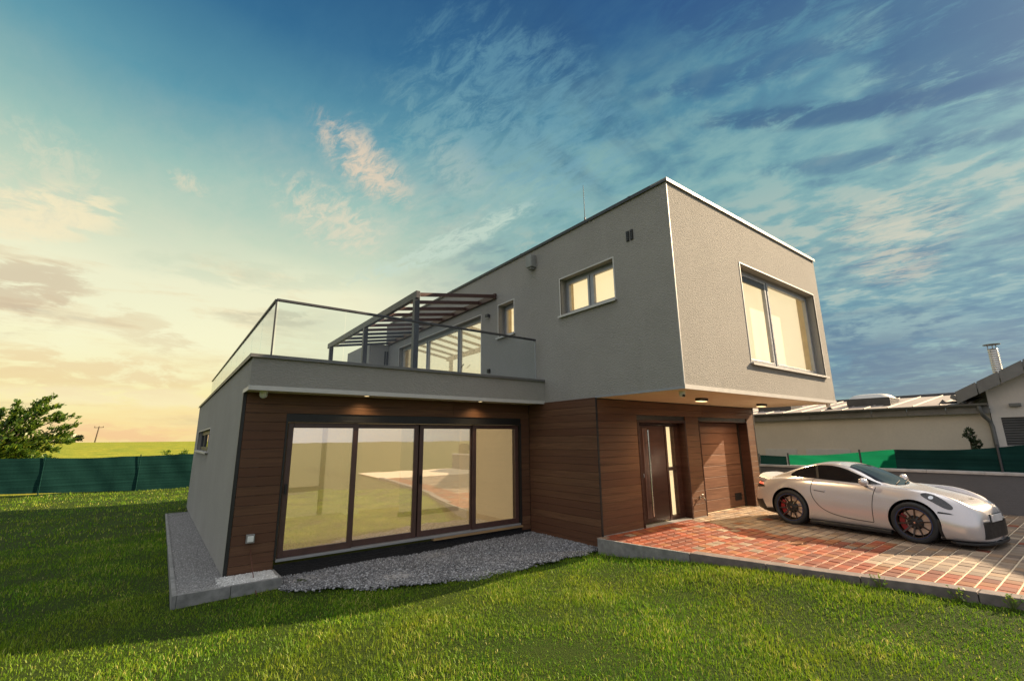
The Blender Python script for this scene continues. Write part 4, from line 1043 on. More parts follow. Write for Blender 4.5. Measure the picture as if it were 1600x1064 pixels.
T = dict(
 Wm=[(1.03, .40), (1.0, .60), (.93, .755), (.80, .855), (.55, .905), (.3, .925), (0, .93), (-.45, .905), (-.9, .895), (-1.4, .90), (-1.9, .925), (-2.3, .955), (-2.6, .955), (-2.95, .915), (-3.2, .86), (-3.4, .76), (-3.5, .62), (-3.55, .42)],
 Zm=[(1.03, .36), (.8, .40), (.4, .47), (0, .52), (-.6, .50), (-1.4, .52), (-2.0, .58), (-2.45, .63), (-3.0, .62), (-3.4, .58), (-3.55, .55)],
 Zb=[(1.03, .12), (.7, .10), (-.5, .12), (-2.0, .13), (-3.0, .16), (-3.4, .22), (-3.55, .30)],
 Zt=[(1.03, .52), (.97, .60), (.85, .655), (.65, .705), (.4, .755), (.1, .805), (-.2, .855), (-.38, .89), (-.5, .935), (-.75, 1.06), (-1.0, 1.165), (-1.25, 1.24), (-1.5, 1.278), (-1.75, 1.276), (-2.1, 1.22), (-2.45, 1.125), (-2.8, 1.02), (-3.1, .93), (-3.3, .885), (-3.42, .86), (-3.5, .76), (-3.55, .66)],
 Ws=[(1.03, .34), (.97, .50), (.85, .62), (.65, .69), (.4, .745), (.1, .782), (-.3, .79), (-.7, .80), (-1.2, .805), (-1.7, .825), (-2.1, .855), (-2.45, .855), (-2.8, .80), (-3.1, .72), (-3.35, .62), (-3.5, .50), (-3.55, .36)],
 Zs=[(1.03, .50), (.97, .575), (.85, .645), (.65, .745), (.4, .822), (.15, .862), (-.1, .872), (-.4, .872), (-.8, .885), (-1.3, .90), (-1.8, .915), (-2.2, .925), (-2.5, .915), (-2.85, .875), (-3.15, .83), (-3.35, .79), (-3.5, .70), (-3.55, .63)],
 Wg=[(1.03, .24), (.97, .34), (.85, .42), (.65, .47), (.4, .51), (.1, .55), (-.2, .61), (-.45, .68), (-.75, .735), (-1.1, .745), (-1.6, .745), (-2.0, .735), (-2.4, .70), (-2.75, .63), (-3.1, .55), (-3.35, .47), (-3.5, .38), (-3.55, .25)],
 Zg=[(1.03, .515), (.97, .59), (.85, .648), (.65, .712), (.4, .770), (.1, .818), (-.2, .858), (-.45, .895), (-.75, .918), (-1.1, .93), (-1.6, .945), (-2.0, .955), (-2.4, .95), (-2.75, .925), (-3.1, .88), (-3.35, .84), (-3.5, .73), (-3.55, .645)],
 Wr=[(1.03, .14), (.85, .24), (.4, .31), (.1, .35), (-.2, .42), (-.40, .535), (-.55, .615), (-.75, .62), (-1.0, .60), (-1.25, .575), (-1.5, .565), (-1.8, .56), (-2.1, .555), (-2.45, .535), (-2.8, .48), (-3.1, .42), (-3.35, .34), (-3.55, .16)],
 Zr=[(1.03, .518), (.97, .597), (.85, .652), (.65, .706), (.4, .758), (.1, .808), (-.2, .857), (-.40, .896), (-.55, .945), (-.75, 1.025), (-1.0, 1.12), (-1.25, 1.19), (-1.5, 1.228), (-1.75, 1.228), (-2.1, 1.175), (-2.45, 1.085), (-2.8, .99), (-3.1, .91), (-3.3, .868), (-3.42, .84), (-3.5, .75), (-3.55, .655)])
def section(x, sub=6):
    g = {k: cr_interp(v, x) for k, v in T.items()}
    zb = g['Zb']
    P = [(0, zb), (.78 * g['Wm'], zb), (.955 * g['Wm'], zb + .05), (g['Wm'], max(g['Zm'], zb + .12)), (g['Ws'], g['Zs']), (g['Wg'], g['Zg']), (g['Wr'], g['Zr']), (.52 * g['Wr'], g['Zr'] + .78 * (g['Zt'] - g['Zr'])), (0, g['Zt'])]
    Q = [(-P[1][0], P[1][1])] + P + [(-P[7][0], P[7][1])]; out = []
    for i in range(1, len(Q) - 2):
        p0, p1, p2, p3 = [np.array(q) for q in Q[i - 1:i + 3]]
        # centripetal Catmull-Rom
        t0 = 0; t1 = t0 + max(1e-4, np.linalg.norm(p1 - p0)) ** .5; t2 = t1 + max(1e-4, np.linalg.norm(p2 - p1)) ** .5; t3 = t2 + max(1e-4, np.linalg.norm(p3 - p2)) ** .5
        for k in range(sub):
            t = t1 + (t2 - t1) * k / sub
            a1 = (t1 - t) / (t1 - t0) * p0 + (t - t0) / (t1 - t0) * p1; a2 = (t2 - t) / (t2 - t1) * p1 + (t - t1) / (t2 - t1) * p2; a3 = (t3 - t) / (t3 - t2) * p2 + (t - t2) / (t3 - t2) * p3
            b1 = (t2 - t) / (t2 - t0) * a1 + (t - t0) / (t2 - t0) * a2; b2 = (t3 - t) / (t3 - t1) * a2 + (t - t1) / (t3 - t1) * a3
            out.append((t2 - t) / (t2 - t1) * b1 + (t - t1) / (t2 - t1) * b2)
    out.append(np.array(P[-1])); return out
NK = .90
def fx_(x): return x if x <= .35 else .35 + (x - .35) * NK
def sc(p): return (fx_(p[0]) * SX, p[1] * SY, p[2] * SZ)
stx = [1.03, 1.02, 1.0, .97, .93, .89, .85] + list(np.arange(.80, -3.31, -.06)) + [-3.35, -3.39, -3.42, -3.46, -3.5, -3.53, -3.55]
mb = MB(); secs = [section(x) for x in stx]; m = len(secs[0]); ring = 2 * m - 2
for x, s in zip(stx, secs):
    for k in range(m): mb.v.append(sc((x, -s[k][0], s[k][1])))
    for k in range(m - 2, 0, -1): mb.v.append(sc((x, s[k][0], s[k][1])))
for i in range(len(stx) - 1):
    for k in range(ring): mb.f.append((i * ring + k, i * ring + (k + 1) % ring, (i + 1) * ring + (k + 1) % ring, (i + 1) * ring + k)); mb.m.append(0); mb.c.append(None)
for i in (0, len(stx) - 1): mb.f.append(tuple(i * ring + k for k in range(ring))); mb.m.append(0); mb.c.append(None)
RF, RR = .315, .328; XR = -2.457 * SX
body = cput(mb, 'body', [M['paint'], M['carblack']], smooth=42)
bm0 = bmesh.new(); bm0.from_mesh(body.data); BV = BVHTree.FromBMesh(bm0)
# wheel arches
cut = MB()
for x, r in ((0, RF + .040), (XR, RR + .042)):
    for s in (-1, 1): cut.lathe([(0, .40), (r, .40), (r, 1.1), (0, 1.1)], 48, 'y', (0, 0, 0), 1)
    o0 = len(cut.v) - 2 * 4 * 48
    for q in range(o0, len(cut.v)):
        vx, vy, vz = cut.v[q]; side = -1 if q < o0 + 4 * 48 else 1
        cut.v[q] = (vx + x, side * vy, vz + (r - .035))
cutter = cut.build('arch_cutter', [M['paint'], M['carblack']]); bm = bmesh.new(); bm.from_mesh(cutter.data); bmesh.ops.remove_doubles(bm, verts=bm.verts, dist=1e-5); bmesh.ops.recalc_face_normals(bm, faces=bm.faces); bm.to_mesh(cutter.data); bm.free()
cutter.parent = car
bo = body.modifiers.new('arches', 'BOOLEAN'); bo.operation = 'DIFFERENCE'; bo.object = cutter; bo.solver = 'EXACT'; bo.material_mode = 'TRANSFER'
bpy.context.view_layer.update(); dg = bpy.context.evaluated_depsgraph_get()
nm = bpy.data.meshes.new_from_object(body.evaluated_get(dg)); body.modifiers.clear(); old = body.data; body.data = nm; nm.name = 'body'
nm.polygons.foreach_set('use_smooth', [True] * len(nm.polygons)); nm.set_sharp_from_angle(angle=R(42))
bpy.data.objects.remove(cutter)

def skin(name, poly, view, mat, off=.003, parent=None, res=.03, smooth=60, skirt=.006):
    """a panel lying on the bodywork: a 2D outline projected on to it ('side' from the right: (x,z); 'left'; 'front': (y,z); 'top': (x,y)), outline in unscaled car units"""
    if view in ('side', 'left'): P = [(fx_(x) * SX, z * SZ) for x, z in poly]
    elif view == 'front': P = [(y * SY, z * SZ) for y, z in poly]
    else: P = [(fx_(x) * SX, y * SY) for x, y in poly]
    bm = bmesh.new(); vs = [bm.verts.new((p[0], p[1], 0)) for p in P]; f = bm.faces.new(vs)
    xs = [p[0] for p in P]; ys = [p[1] for p in P]
    for ax, lo, hi in ((0, min(xs), max(xs)), (1, min(ys), max(ys))):
        c = lo + res
        while c < hi:
            co = (c, 0, 0) if ax == 0 else (0, c, 0); no = (1, 0, 0) if ax == 0 else (0, 1, 0)
            bmesh.ops.bisect_plane(bm, geom=bm.verts[:] + bm.edges[:] + bm.faces[:], plane_co=co, plane_no=no); c += res
    bmesh.ops.triangulate(bm, faces=[q for q in bm.faces if len(q.verts) > 4])
    dead = []
    for v in bm.verts:
        a, b_ = v.co.x, v.co.y
        if view == 'side': o_, d_ = Vector((a, -3, b_)), Vector((0, 1, 0))
        elif view == 'left': o_, d_ = Vector((a, 3, b_)), Vector((0, -1, 0))
        elif view == 'front': o_, d_ = Vector((4, a, b_)), Vector((-1, 0, 0))
        else: o_, d_ = Vector((a, b_, 4)), Vector((0, 0, -1))
        loc, nor, _, _ = BV.ray_cast(o_, d_)
        if loc is None: dead.append(v); continue
        if nor.dot(d_) > 0: nor = -nor
        v.co = loc + nor * off; v.normal = nor
    bmesh.ops.delete(bm, geom=dead, context='VERTS')
    bmesh.ops.recalc_face_normals(bm, faces=bm.faces)
    if skirt:
        be = [e for e in bm.edges if e.is_boundary]; r = bmesh.ops.extrude_edge_only(bm, edges=be)
        for v in [g for g in r['geom'] if isinstance(g, bmesh.types.BMVert)]:
            loc, nor, _, dd = BV.find_nearest(v.co); v.co = loc - (v.co - loc) * .5 if dd is not None else v.co
    me = bpy.data.meshes.new(name); bm.to_mesh(me); bm.free(); me.materials.append(mat)
    me.polygons.foreach_set('use_smooth', [True] * len(me.polygons)); me.set_sharp_from_angle(angle=R(smooth))
    o = bpy.data.objects.new(name, me); COL.objects.link(o); o.parent = parent or car
    if parent is not None: o.matrix_parent_inverse = Matrix.LocRotScale(parent.location, parent.rotation_euler, parent.scale).inverted()
    return o
def line_on(pts, view, w, closed=False):
    """thin outline strip polygon along a polyline"""
    n = len(pts); a = []; b_ = []
    for i, p in enumerate(pts):
        q0 = Vector(pts[max(i - 1, 0)]); q1 = Vector(pts[min(i + 1, n - 1)]); d = (q1 - q0).normalized(); nr = Vector((-d.y, d.x)) * w / 2
        a.append(tuple(Vector(p) + nr)); b_.append(tuple(Vector(p) - nr))
    return a + b_[::-1]
def smooth_pts(pts, k=6, closed=False):
    out = []; n = len(pts); rng_ = range(n if closed else n - 1)
    for i in rng_:
        p = [Vector(pts[(i + j) % n] if closed else pts[min(max(i + j, 0), n - 1)]) for j in (-1, 0, 1, 2)]
        for q in range(k):
            t = q / k; out.append(tuple(.5 * ((2 * p[1]) + (p[2] - p[0]) * t + (2 * p[0] - 5 * p[1] + 4 * p[2] - p[3]) * t * t + (3 * p[1] - p[0] - 3 * p[2] + p[3]) * t ** 3)))
    if not closed: out.append(tuple(pts[-1]))
    return out
# side windows
dlo = smooth_pts([(-.54, .915), (-.76, .990), (-1.02, 1.088), (-1.25, 1.168), (-1.52, 1.214), (-1.80, 1.214), (-2.10, 1.165), (-2.36, 1.080), (-2.49, 1.000), (-2.42, .962)], 5) + [(-2.0, .955), (-1.5, .936), (-1.1, .920), (-.8, .908)]
for v in ('side', 'left'):
    sw = skin('side_window', dlo, v, M['carglass'], .004, res=.045)
    skin('pillar', line_on([(-1.80, .955), (-1.86, 1.20)], v, .05), v, M['carblack'], .007, parent=sw, res=.04)
# windscreen, rear screen
def top_poly(f): return [(x, -y) for x, y in f] + [(x, y) for x, y in f[::-1]]
skin('windscreen', top_poly([(-.36, .0), (-.375, .25), (-.43, .45), (-.54, .585), (-.66, .64), (-.9, .565), (-1.18, .515), (-1.24, .30), (-1.255, .0)])[:-1][1:] if False else [(-.37, -.001), (-.385, -.25), (-.44, -.45), (-.55, -.60), (-.64, -.635), (-.90, -.575), (-1.17, -.515), (-1.235, -.30), (-1.25, 0), (-1.235, .30), (-1.17, .515), (-.90, .575), (-.64, .635), (-.55, .60), (-.44, .45), (-.385, .25)], 'top', M['carglass'], .004, res=.05)
skin('rear_window', [(-2.12, -.40), (-2.12, .40), (-2.75, .36), (-2.75, -.36)], 'top', M['carglass'], .004, res=.06)
# door with its shut line, handle
door_line = smooth_pts([(-.60, .865), (-.66, .72), (-.70, .50), (-.71, .26)], 5) + smooth_pts([(-.72, .245), (-1.15, .262), (-1.5, .31), (-1.72, .40), (-1.87, .55), (-1.925, .72), (-1.90, .84), (-1.86, .955)], 5)
for v in ('side', 'left'):
    d = skin('door_seam', line_on(door_line, v, .013), v, M['carblack'], .0022, res=.06, skirt=.002); d.name = 'door_seam'
    skin('door_handle', [(-1.62, .715), (-1.62, .745), (-1.84, .765), (-1.84, .735)], v, M['paint'], .012, res=.05)
    skin('door_handle', line_on([(-1.63, .712), (-1.85, .732)], v, .014), v, M['carblack'], .010, res=.05)
    skin('fender_slot', [(.405, .525), (.415, .553), (.60, .540), (.66, .518)], v, M['carblack'], .003, res=.04)
    skin('bumper_edge', [(.395, .09), (.46, .09), (.415, .43), (.375, .43)], v, M['carblack'], .004, res=.04)
    skin('taillight', [(-3.17, .755), (-3.20, .79), (-3.46, .80), (-3.47, .765)], v, M['taillight'], .006, res=.03)
    skin('light_surround', [(-3.10, .715), (-3.16, .752), (-3.47, .762), (-3.48, .70), (-3.36, .69)], v, M['carblack'], .004, res=.03)
    skin('rear_bumper_trim', [(-2.88, .12), (-2.88, .30), (-3.10, .27), (-3.18, .45), (-3.30, .43), (-3.54, .44), (-3.54, .25), (-3.2, .15)], v, M['carblack'], .005, res=.04)
    s = -1 if v == 'side' else 1
    sk = MB(); pts = [(-.42, .84, .07), (-.42, .925, .085), (-.42, .93, .115), (-.42, .84, .165)]
    N = 14; vs = []
    for k in range(N + 1):
        x = -.42 - (1.60) * k / N; wm = cr_interp(T['Wm'], x)
        vs += [sc((x, s * (wm - .10), .075)), sc((x, s * (wm + .005), .085)), sc((x, s * (wm + .008), .125)), sc((x, s * (wm - .09), .175))]
    fs = [(0, 1, 2, 3), tuple(4 * N + q for q in (3, 2, 1, 0))] + [(4 * k + q, 4 * k + (q + 1) % 4, 4 * k + 4 + (q + 1) % 4, 4 * k + 4 + q) for k in range(N) for q in range(4)]
    sk.add(vs, fs); cput(sk, 'side_skirt', M['carblack'])
    # headlight: dark housing, reflector, rim
    hc = smooth_pts([(.165, .800), (.22, .828), (.33, .815), (.47, .758), (.59, .686), (.65, .628), (.625, .594), (.53, .606), (.37, .678), (.23, .748)], 4, True)
    hl = skin('headlight', hc, v, M['headlens'], .006, res=.03)
    rp = [(.32 + .038 * math.cos(a), .760 + .026 * math.sin(a)) for a in np.linspace(0, 2 * math.pi, 14, endpoint=False)]
    skin('reflector', rp, v, M['headlamp'], .012, parent=hl, res=.03)
    # mirror
    mi = MB(); rings = []
    for k in range(9):
        f = k / 8; rr_ = math.sin(math.pi * min(max(f, .03), .97)) ** .55
        for q in range(16):
            a = 2 * math.pi * q / 16; mi.v.append(sc((-.66 - .17 * f + .10 * rr_ * 0, s * (.985 + .10 * math.cos(a) * rr_ + .02 * f), .955 + .075 * math.sin(a) * rr_ + .01 * f)))
    for k in range(8):
        for q in range(16): mi.f.append((k * 16 + q, k * 16 + (q + 1) % 16, (k + 1) * 16 + (q + 1) % 16, (k + 1) * 16 + q)); mi.m.append(0); mi.c.append(None)
    for k in (0, 8): mi.f.append(tuple(k * 16 + q for q in range(16))); mi.m.append(1 if k == 8 else 0); mi.c.append(None)
    mo = cput(mi, 'wing_mirror', [M['paint'], M['carglass']], smooth=60)
    ms = MB(); ms.tube([sc((-.78, s * .80, .875)), sc((-.76, s * .90, .885)), sc((-.74, s * .96, .905))], .022, 8); o = ms.build('mirror_stalk', M['carblack'], None, smooth=50); o.parent = mo
# front: intake, slot, seam, splitter, plate
skin('front_intake', [(-.60, .165), (-.56, .385), (.56, .385), (.60, .165)], 'front', M['carblack'], .006, res=.05)
skin('intake_slot', [(-.57, .385), (-.55, .415), (-.22, .42), (.22, .42), (.55, .415), (.57, .385)], 'front', M['black'], .010, res=.05)
for s in (-1, 1): skin('daytime_light', [(s * .34, .430), (s * .34, .450), (s * .54, .445), (s * .55, .428)], 'front', M['trimwhite'], .010, res=.05)
skin('bonnet_seam', line_on(smooth_pts([(-.06, -.62), (.35, -.545), (.66, -.50), (.80, -.40), (.845, -.2), (.855, 0), (.845, .2), (.80, .40), (.66, .50), (.35, .545), (-.06, .62)], 5), 'top', .012), 'top', M['carblack'], .002, res=.08, skirt=.002)
for s in (-1, 1): skin('bonnet_vent', [(.60, s * .17), (.60, s * .36), (.655, s * .34), (.66, s * .18)], 'top', M['carblack'], .003, res=.05)
sp = MB(); out = [(.62, .90), (.80, .86), (.93, .77), (1.01, .62), (1.06, .40), (1.085, .2), (1.09, 0)]
po = [(fx_(x) * SX, -y * SY) for x, y in out] + [(fx_(x) * SX, y * SY) for x, y in out[::-1][1:]] + [(.5 * SX, .86 * SY), (.5 * SX, -.86 * SY)]
sp.prism(po, .075 * SZ, .108 * SZ); cput(sp, 'front_splitter', M['carblack'], bevel=.004)
pl_ = MB(); pl_.box(fx_(1.045) * SX, fx_(1.065) * SX, -.26 * SY, .26 * SY, .41 * SZ, .52 * SZ); plo = cput(pl_, 'number_plate', M['plate'], bevel=.003)
pm = MB(); pm.box(fx_(1.0) * SX, fx_(1.044) * SX, -.28 * SY, .28 * SY, .40 * SZ, .53 * SZ); cput(pm, 'plate_holder', M['carblack'])
# rear spoiler
rs = MB(); N = 20; vs = []
for k in range(N + 1):
    y = -.70 + 1.40 * k / N; e = 1 - (abs(y) / .70) ** 4 * .6; xx = -3.30 - .10 * (1 - (y / .7) ** 2)
    zt = .955 + .035 * e; vs += [sc((xx + .40, y * .96, .90 - .09 * (abs(y) / .7) ** 2.0)), sc((xx - .02, y, zt - .05 * (abs(y) / .7) ** 3)), sc((xx - .05, y, zt - .03 - .05 * (abs(y) / .7) ** 3)), sc((xx + .03, y, .83))]
fs = [(0, 1, 2, 3), tuple(4 * N + q for q in (3, 2, 1, 0))] + [(4 * k + q, 4 * k + (q + 1) % 4, 4 * k + 4 + (q + 1) % 4, 4 * k + 4 + q) for k in range(N) for q in range(4)]
rs.add(vs, fs); cput(rs, 'rear_spoiler', M['paint'], smooth=50)
# wipers
wp = MB()
for y0_ in (-.30, .15):
    pts = []
    for k in range(6):
        x, y = -.40 - .10 * k / 5 - .02, y0_ - .0 + .45 * k / 5; loc, nor, _, _ = BV.ray_cast(Vector((x * SX, y * SY, 4)), Vector((0, 0, -1))); pts.append(loc + nor * .018)
    wp.tube(pts, .007, 6)
cput(wp, 'wiper', M['carblack'])

# wheels
def make_wheel(Rw, width):
    """wheel at the origin, axle along y, outer face towards -y"""
    h = width / 2; rimr = Rw * .765
    mb = MB(); mb.lathe([(rimr, h * .9), (rimr * .97, -h * .55), (rimr * .93, -h * .55), (rimr * .93, h * .85)], 56, 'y', closed=True)          # barrel
    mb.lathe([(rimr * 1.0, -h * .80), (rimr * 1.02, -h * .92), (rimr * .955, -h * .90), (rimr * .93, -h * .70)], 56, 'y', closed=True)
    for k in range(10):
        a = 2 * math.pi * (k + .25) / 10; ca, sa = math.cos(a), math.sin(a)
        r0, r1 = Rw * .20, rimr * .95; w0, w1 = .012, .0075
        def P(r, w, y): return (r * ca - w * sa, y, r * sa + w * ca)
        mb.add([P(r0, -w0, -h * .50), P(r0, w0, -h * .50), P(r1, w1, -h * .86), P(r1, -w1, -h * .86), P(r0, -w0, -h * .25), P(r0, w0, -h * .25), P(r1, w1, -h * .70), P(r1, -w1, -h * .70)],
               [(0, 1, 2, 3), (7, 6, 5, 4), (0, 4, 5, 1), (1, 5, 6, 2), (2, 6, 7, 3), (3, 7, 4, 0)])
    wheel = mb.build('wheel', M['rim'], None, smooth=40)
    def sub(mb, name, mat, **k):
        o = mb.build(name, mat, None, **k); o.parent = wheel; return o
    mb = MB(); prof = [(rimr, h * .85), (rimr * 1.06, h * .98), (Rw * .93, h), (Rw * .985, h * .88), (Rw, h * .70), (Rw, -h * .70), (Rw * .985, -h * .88), (Rw * .93, -h), (rimr * 1.07, -h * .99), (rimr, -h * .85)]
    mb.lathe(prof, 64, 'y')
    sub(mb, 'tyre', M['tyre'], smooth=50)
    mb = MB(); mb.lathe([(rimr * 1.025, -h * .955), (rimr * .985, -h * .965), (rimr * .985, -h * .93), (rimr * 1.025, -h * .93)], 56, 'y', closed=True); sub(mb, 'rim_line', M['rimline'], smooth=40)
    mb = MB(); mb.lathe([(0, -h * .05), (Rw * .62, -h * .05), (Rw * .62, h * .12), (0, h * .12)], 48, 'y'); sub(mb, 'brake_disc', M['disc'], smooth=40)
    mb = MB(); n = 10; vs = []
    for k in range(n + 1):
        a = R(140) + R(88) * k / n
        for r in (Rw * .42, Rw * .67):
            for y in (-h * .42, h * .25): vs.append((r * math.cos(a), y, r * math.sin(a)))
    fs = [(0, 1, 3, 2), tuple(4 * n + q for q in (2, 3, 1, 0))] + [(4 * k + q, 4 * k + r_, 4 * k + 4 + r_, 4 * k + 4 + q) for k in range(n) for q, r_ in ((0, 1), (1, 3), (3, 2), (2, 0))]
    mb.add(vs, fs); sub(mb, 'brake_caliper', M['red'], bevel=.006)
    mb = MB(); mb.lathe([(0, -h * .58), (Rw * .10, -h * .58), (Rw * .12, -h * .50), (Rw * .21, -h * .50), (Rw * .34, -h * .22), (Rw * .34, -h * .08), (0, -h * .08)], 36, 'y'); sub(mb, 'hub', M['carblack'], smooth=40)
    mb = MB(); mb.lathe([(0, -h * .60), (Rw * .045, -h * .60), (Rw * .045, -h * .58)], 16, 'y'); sub(mb, 'hub_cap', M['chrome'], smooth=40)
    return wheel
wf = make_wheel(RF, .20); wr = make_wheel(RR, .235)
def place_wheel(w, x, s, r, first):
    o = w if first else copy_tree(w)
    o.parent = car; o.location = (x, s * (.815 * SY if x == 0 else .80 * SY), r - .002); o.rotation_euler = (0, 0, 0 if s < 0 else math.pi); return o
place_wheel(wf, 0, -1, RF, True); place_wheel(wr, XR, -1, RR, True); place_wheel(wf, 0, 1, RF, False); place_wheel(wr, XR, 1, RR, False)
# ================================================================== SKY, SUN, CAMERA
f, yaw, pitch, roll = 706.9096, .6474, .2157, -.0114
fwd = Vector((math.sin(yaw) * math.cos(pitch), math.cos(yaw) * math.cos(pitch), math.sin(pitch))); rt = Vector((math.cos(yaw), -math.sin(yaw), 0)); up = rt.cross(fwd)
r2 = math.cos(roll) * rt + math.sin(roll) * up; u2 = -math.sin(roll) * rt + math.cos(roll) * up
def sky_dir(px, py):
    """azimuth seen from the glow (radians) and elevation of a point of the sky"""
    d = (fwd + r2 * ((px - 800) / f) - u2 * ((py - 532) / f)).normalized()
    a = math.atan2(d.x, d.y) - GAZ
    return a, math.asin(d.z)
GAZ = -.16
wd = bpy.data.worlds.new('World'); S.world = wd; wd.use_nodes = True
t = NT(wd.node_tree); t.n.clear()
dirv = t.coord('Generated'); nv = t.new('ShaderNodeVectorMath', _operation='NORMALIZE', i0=dirv).outputs[0]
sep = t.new('ShaderNodeSeparateXYZ', i0=nv)
G = Vector((math.sin(GAZ), math.cos(GAZ), .10)).normalized()
dot = t.new('ShaderNodeVectorMath', _operation='DOT_PRODUCT', i0=nv, i1=tuple(G)).outputs['Value']
# angle from the glow, 0..1 for 0..90+ degrees
ang = t.math('DIVIDE', t.math('ARCCOSINE', dot), math.pi / 2)
el = t.math('DIVIDE', t.math('ARCSINE', sep.outputs['Z']), math.pi / 2)
# rotate so that local axes are: u along the glow azimuth, w across
rot = t.mapv(nv, rot=(0, 0, GAZ)); s2 = t.new('ShaderNodeSeparateXYZ', i0=rot)
hh = t.math('ADD', t.math('MAXIMUM', sep.outputs['Z'], 0.0), .10)
pu = t.math('DIVIDE', s2.outputs['X'], hh); pv = t.math('DIVIDE', s2.outputs['Y'], hh)
plane = t.new('ShaderNodeCombineXYZ', X=pu, Y=pv, Z=0.0).outputs[0]
azi = t.math('ARCTAN2', s2.outputs['X'], s2.outputs['Y'])
sph = t.new('ShaderNodeCombineXYZ', X=azi, Y=t.math('MULTIPLY', el, math.pi / 2), Z=0.0).outputs[0]
def lin(r, g, b): return tuple(((c / 255) / 12.92 if c <= 10 else ((c / 255 + .055) / 1.055) ** 2.4) for c in (r, g, b))
wn = t.noise(t.mapv(plane, (.6, .6, 1)), 1, 4, .55)
e2 = t.math('MULTIPLY', t.math('ADD', el, t.maprange(wn, .3, .7, -.022, .022)), 90.0 / 60.0)      # 0..1 for 0..60 degrees
def er(*st): return t.ramp(e2, [(d / 60.0, lin(*c)) for d, c in st])
warm = er((0, (255, 220, 150)), (4.5, (255, 240, 172)), (10, (255, 250, 205)), (17, (246, 244, 205)), (22, (204, 220, 192)), (28, (156, 196, 184)), (35, (92, 154, 170)), (43, (46, 106, 144)), (51, (26, 78, 124)), (60, (20, 68, 118)))
cool = er((0, (104, 138, 150)), (6, (84, 124, 146)), (14, (88, 138, 152)), (21, (120, 165, 164)), (28, (112, 163, 166)), (36, (66, 128, 152)), (45, (32, 86, 132)), (53, (20, 70, 120)), (60, (20, 68, 118)))
side = t.maprange(t.math('ABSOLUTE', azi), .42, 1.02, 0, 1, True)
base = t.mix(side, warm, cool)
# high thin cloud, combed across the sky
ROT = (0, 0, R(35))
c1 = t.noise(t.mapv(plane, (1.5, .8, 1), ROT), 1.6, 9, .66, .35); c1b = t.noise(t.mapv(plane, (5.5, 3.2, 1), ROT), 2.2, 6, .7, .4)
big = t.noise(t.mapv(plane, (.75, .5, 1), (0, 0, R(30)), (3.1, 1.7, 0)), 1, 4, .5, .3)
m1 = t.maprange(t.math('ADD', t.math('MULTIPLY', c1, .5), t.math('MULTIPLY', c1b, .5)), .40, .68, 0, 1)
m1 = t.math('MULTIPLY', m1, t.math('MULTIPLY', t.maprange(big, .40, .60, .06, 1, True), t.math('MULTIPLY', t.maprange(azi, .05, .75, .22, 1, True), t.maprange(el, .36, .56, 1, .35, True))))
clw = er((0, (255, 236, 190)), (14, (255, 242, 210)), (22, (250, 232, 202)), (30, (222, 216, 194)), (38, (104, 160, 176)), (50, (52, 108, 148)))
clc = er((0, (120, 150, 160)), (14, (150, 180, 172)), (22, (186, 204, 186)), (30, (160, 200, 188)), (38, (110, 166, 172)), (50, (56, 112, 146)))
sky = t.mix(t.math('MULTIPLY', m1, .72), base, t.mix(side, clw, clc))
# rippled cloud field on the right with slate gaps and a few warm-lit patches
rp = t.noise(t.mapv(plane, (2.4, 1.7, 1), (0, 0, R(20))), 3.4, 5, .6, .25); rp2 = t.noise(t.mapv(plane, (1, .8, 1), (0, 0, R(-15)), (1.3, 4, 0)), 1.1, 4, .55, .2)
rmask = t.math('MULTIPLY', t.maprange(azi, .45, 1.0, 0, 1, True), t.maprange(el, .52, .34, 0, 1, True))
rr_ = t.math('ADD', t.math('MULTIPLY', rp, .6), t.math('MULTIPLY', rp2, .4))
sky = t.mix(t.math('MULTIPLY', t.math('MULTIPLY', t.maprange(rr_, .46, .60, 0, 1, True), rmask), .50), sky, lin(150, 190, 180))
sky = t.mix(t.math('MULTIPLY', t.math('MULTIPLY', t.maprange(rr_, .50, .38, 0, 1, True), rmask), .50), sky, lin(58, 104, 136))
wm = t.math('MULTIPLY', t.math('MULTIPLY', rmask, t.maprange(rr_, .51, .60, 0, 1, True)), t.math('MULTIPLY', t.maprange(el, .11, .18, 0, 1, True), t.maprange(el, .34, .22, 0, 1, True)))
sky = t.mix(t.math('MULTIPLY', wm, .36), sky, lin(228, 210, 178))
dk = t.noise(t.mapv(sph, (3.2, 13, 1), (0, 0, R(-5)), (2.2, .6, 0)), 1, 7, .62, .4)
dm = t.math('MULTIPLY', t.maprange(dk, .45, .64, 0, 1, True), t.math('MULTIPLY', t.maprange(azi, .55, 1.0, 0, 1, True), t.maprange(el, .26, .13, 0, 1, True)))
sky = t.mix(t.math('MULTIPLY', dm, .62), sky, lin(70, 102, 130))
# long dark blue furrows high on the right
fw_ = t.noise(t.mapv(plane, (.35, 2.4, 1), (0, 0, R(-28)), (.4, .9, 0)), 1.2, 6, .55, .3)
fm = t.math('MULTIPLY', t.maprange(fw_, .50, .66, 0, 1, True), t.math('MULTIPLY', t.maprange(azi, .55, 1.0, 0, 1, True), t.maprange(el, .24, .40, 0, 1, True)))
sky = t.mix(t.math('MULTIPLY', fm, .60), sky, lin(36, 82, 122))
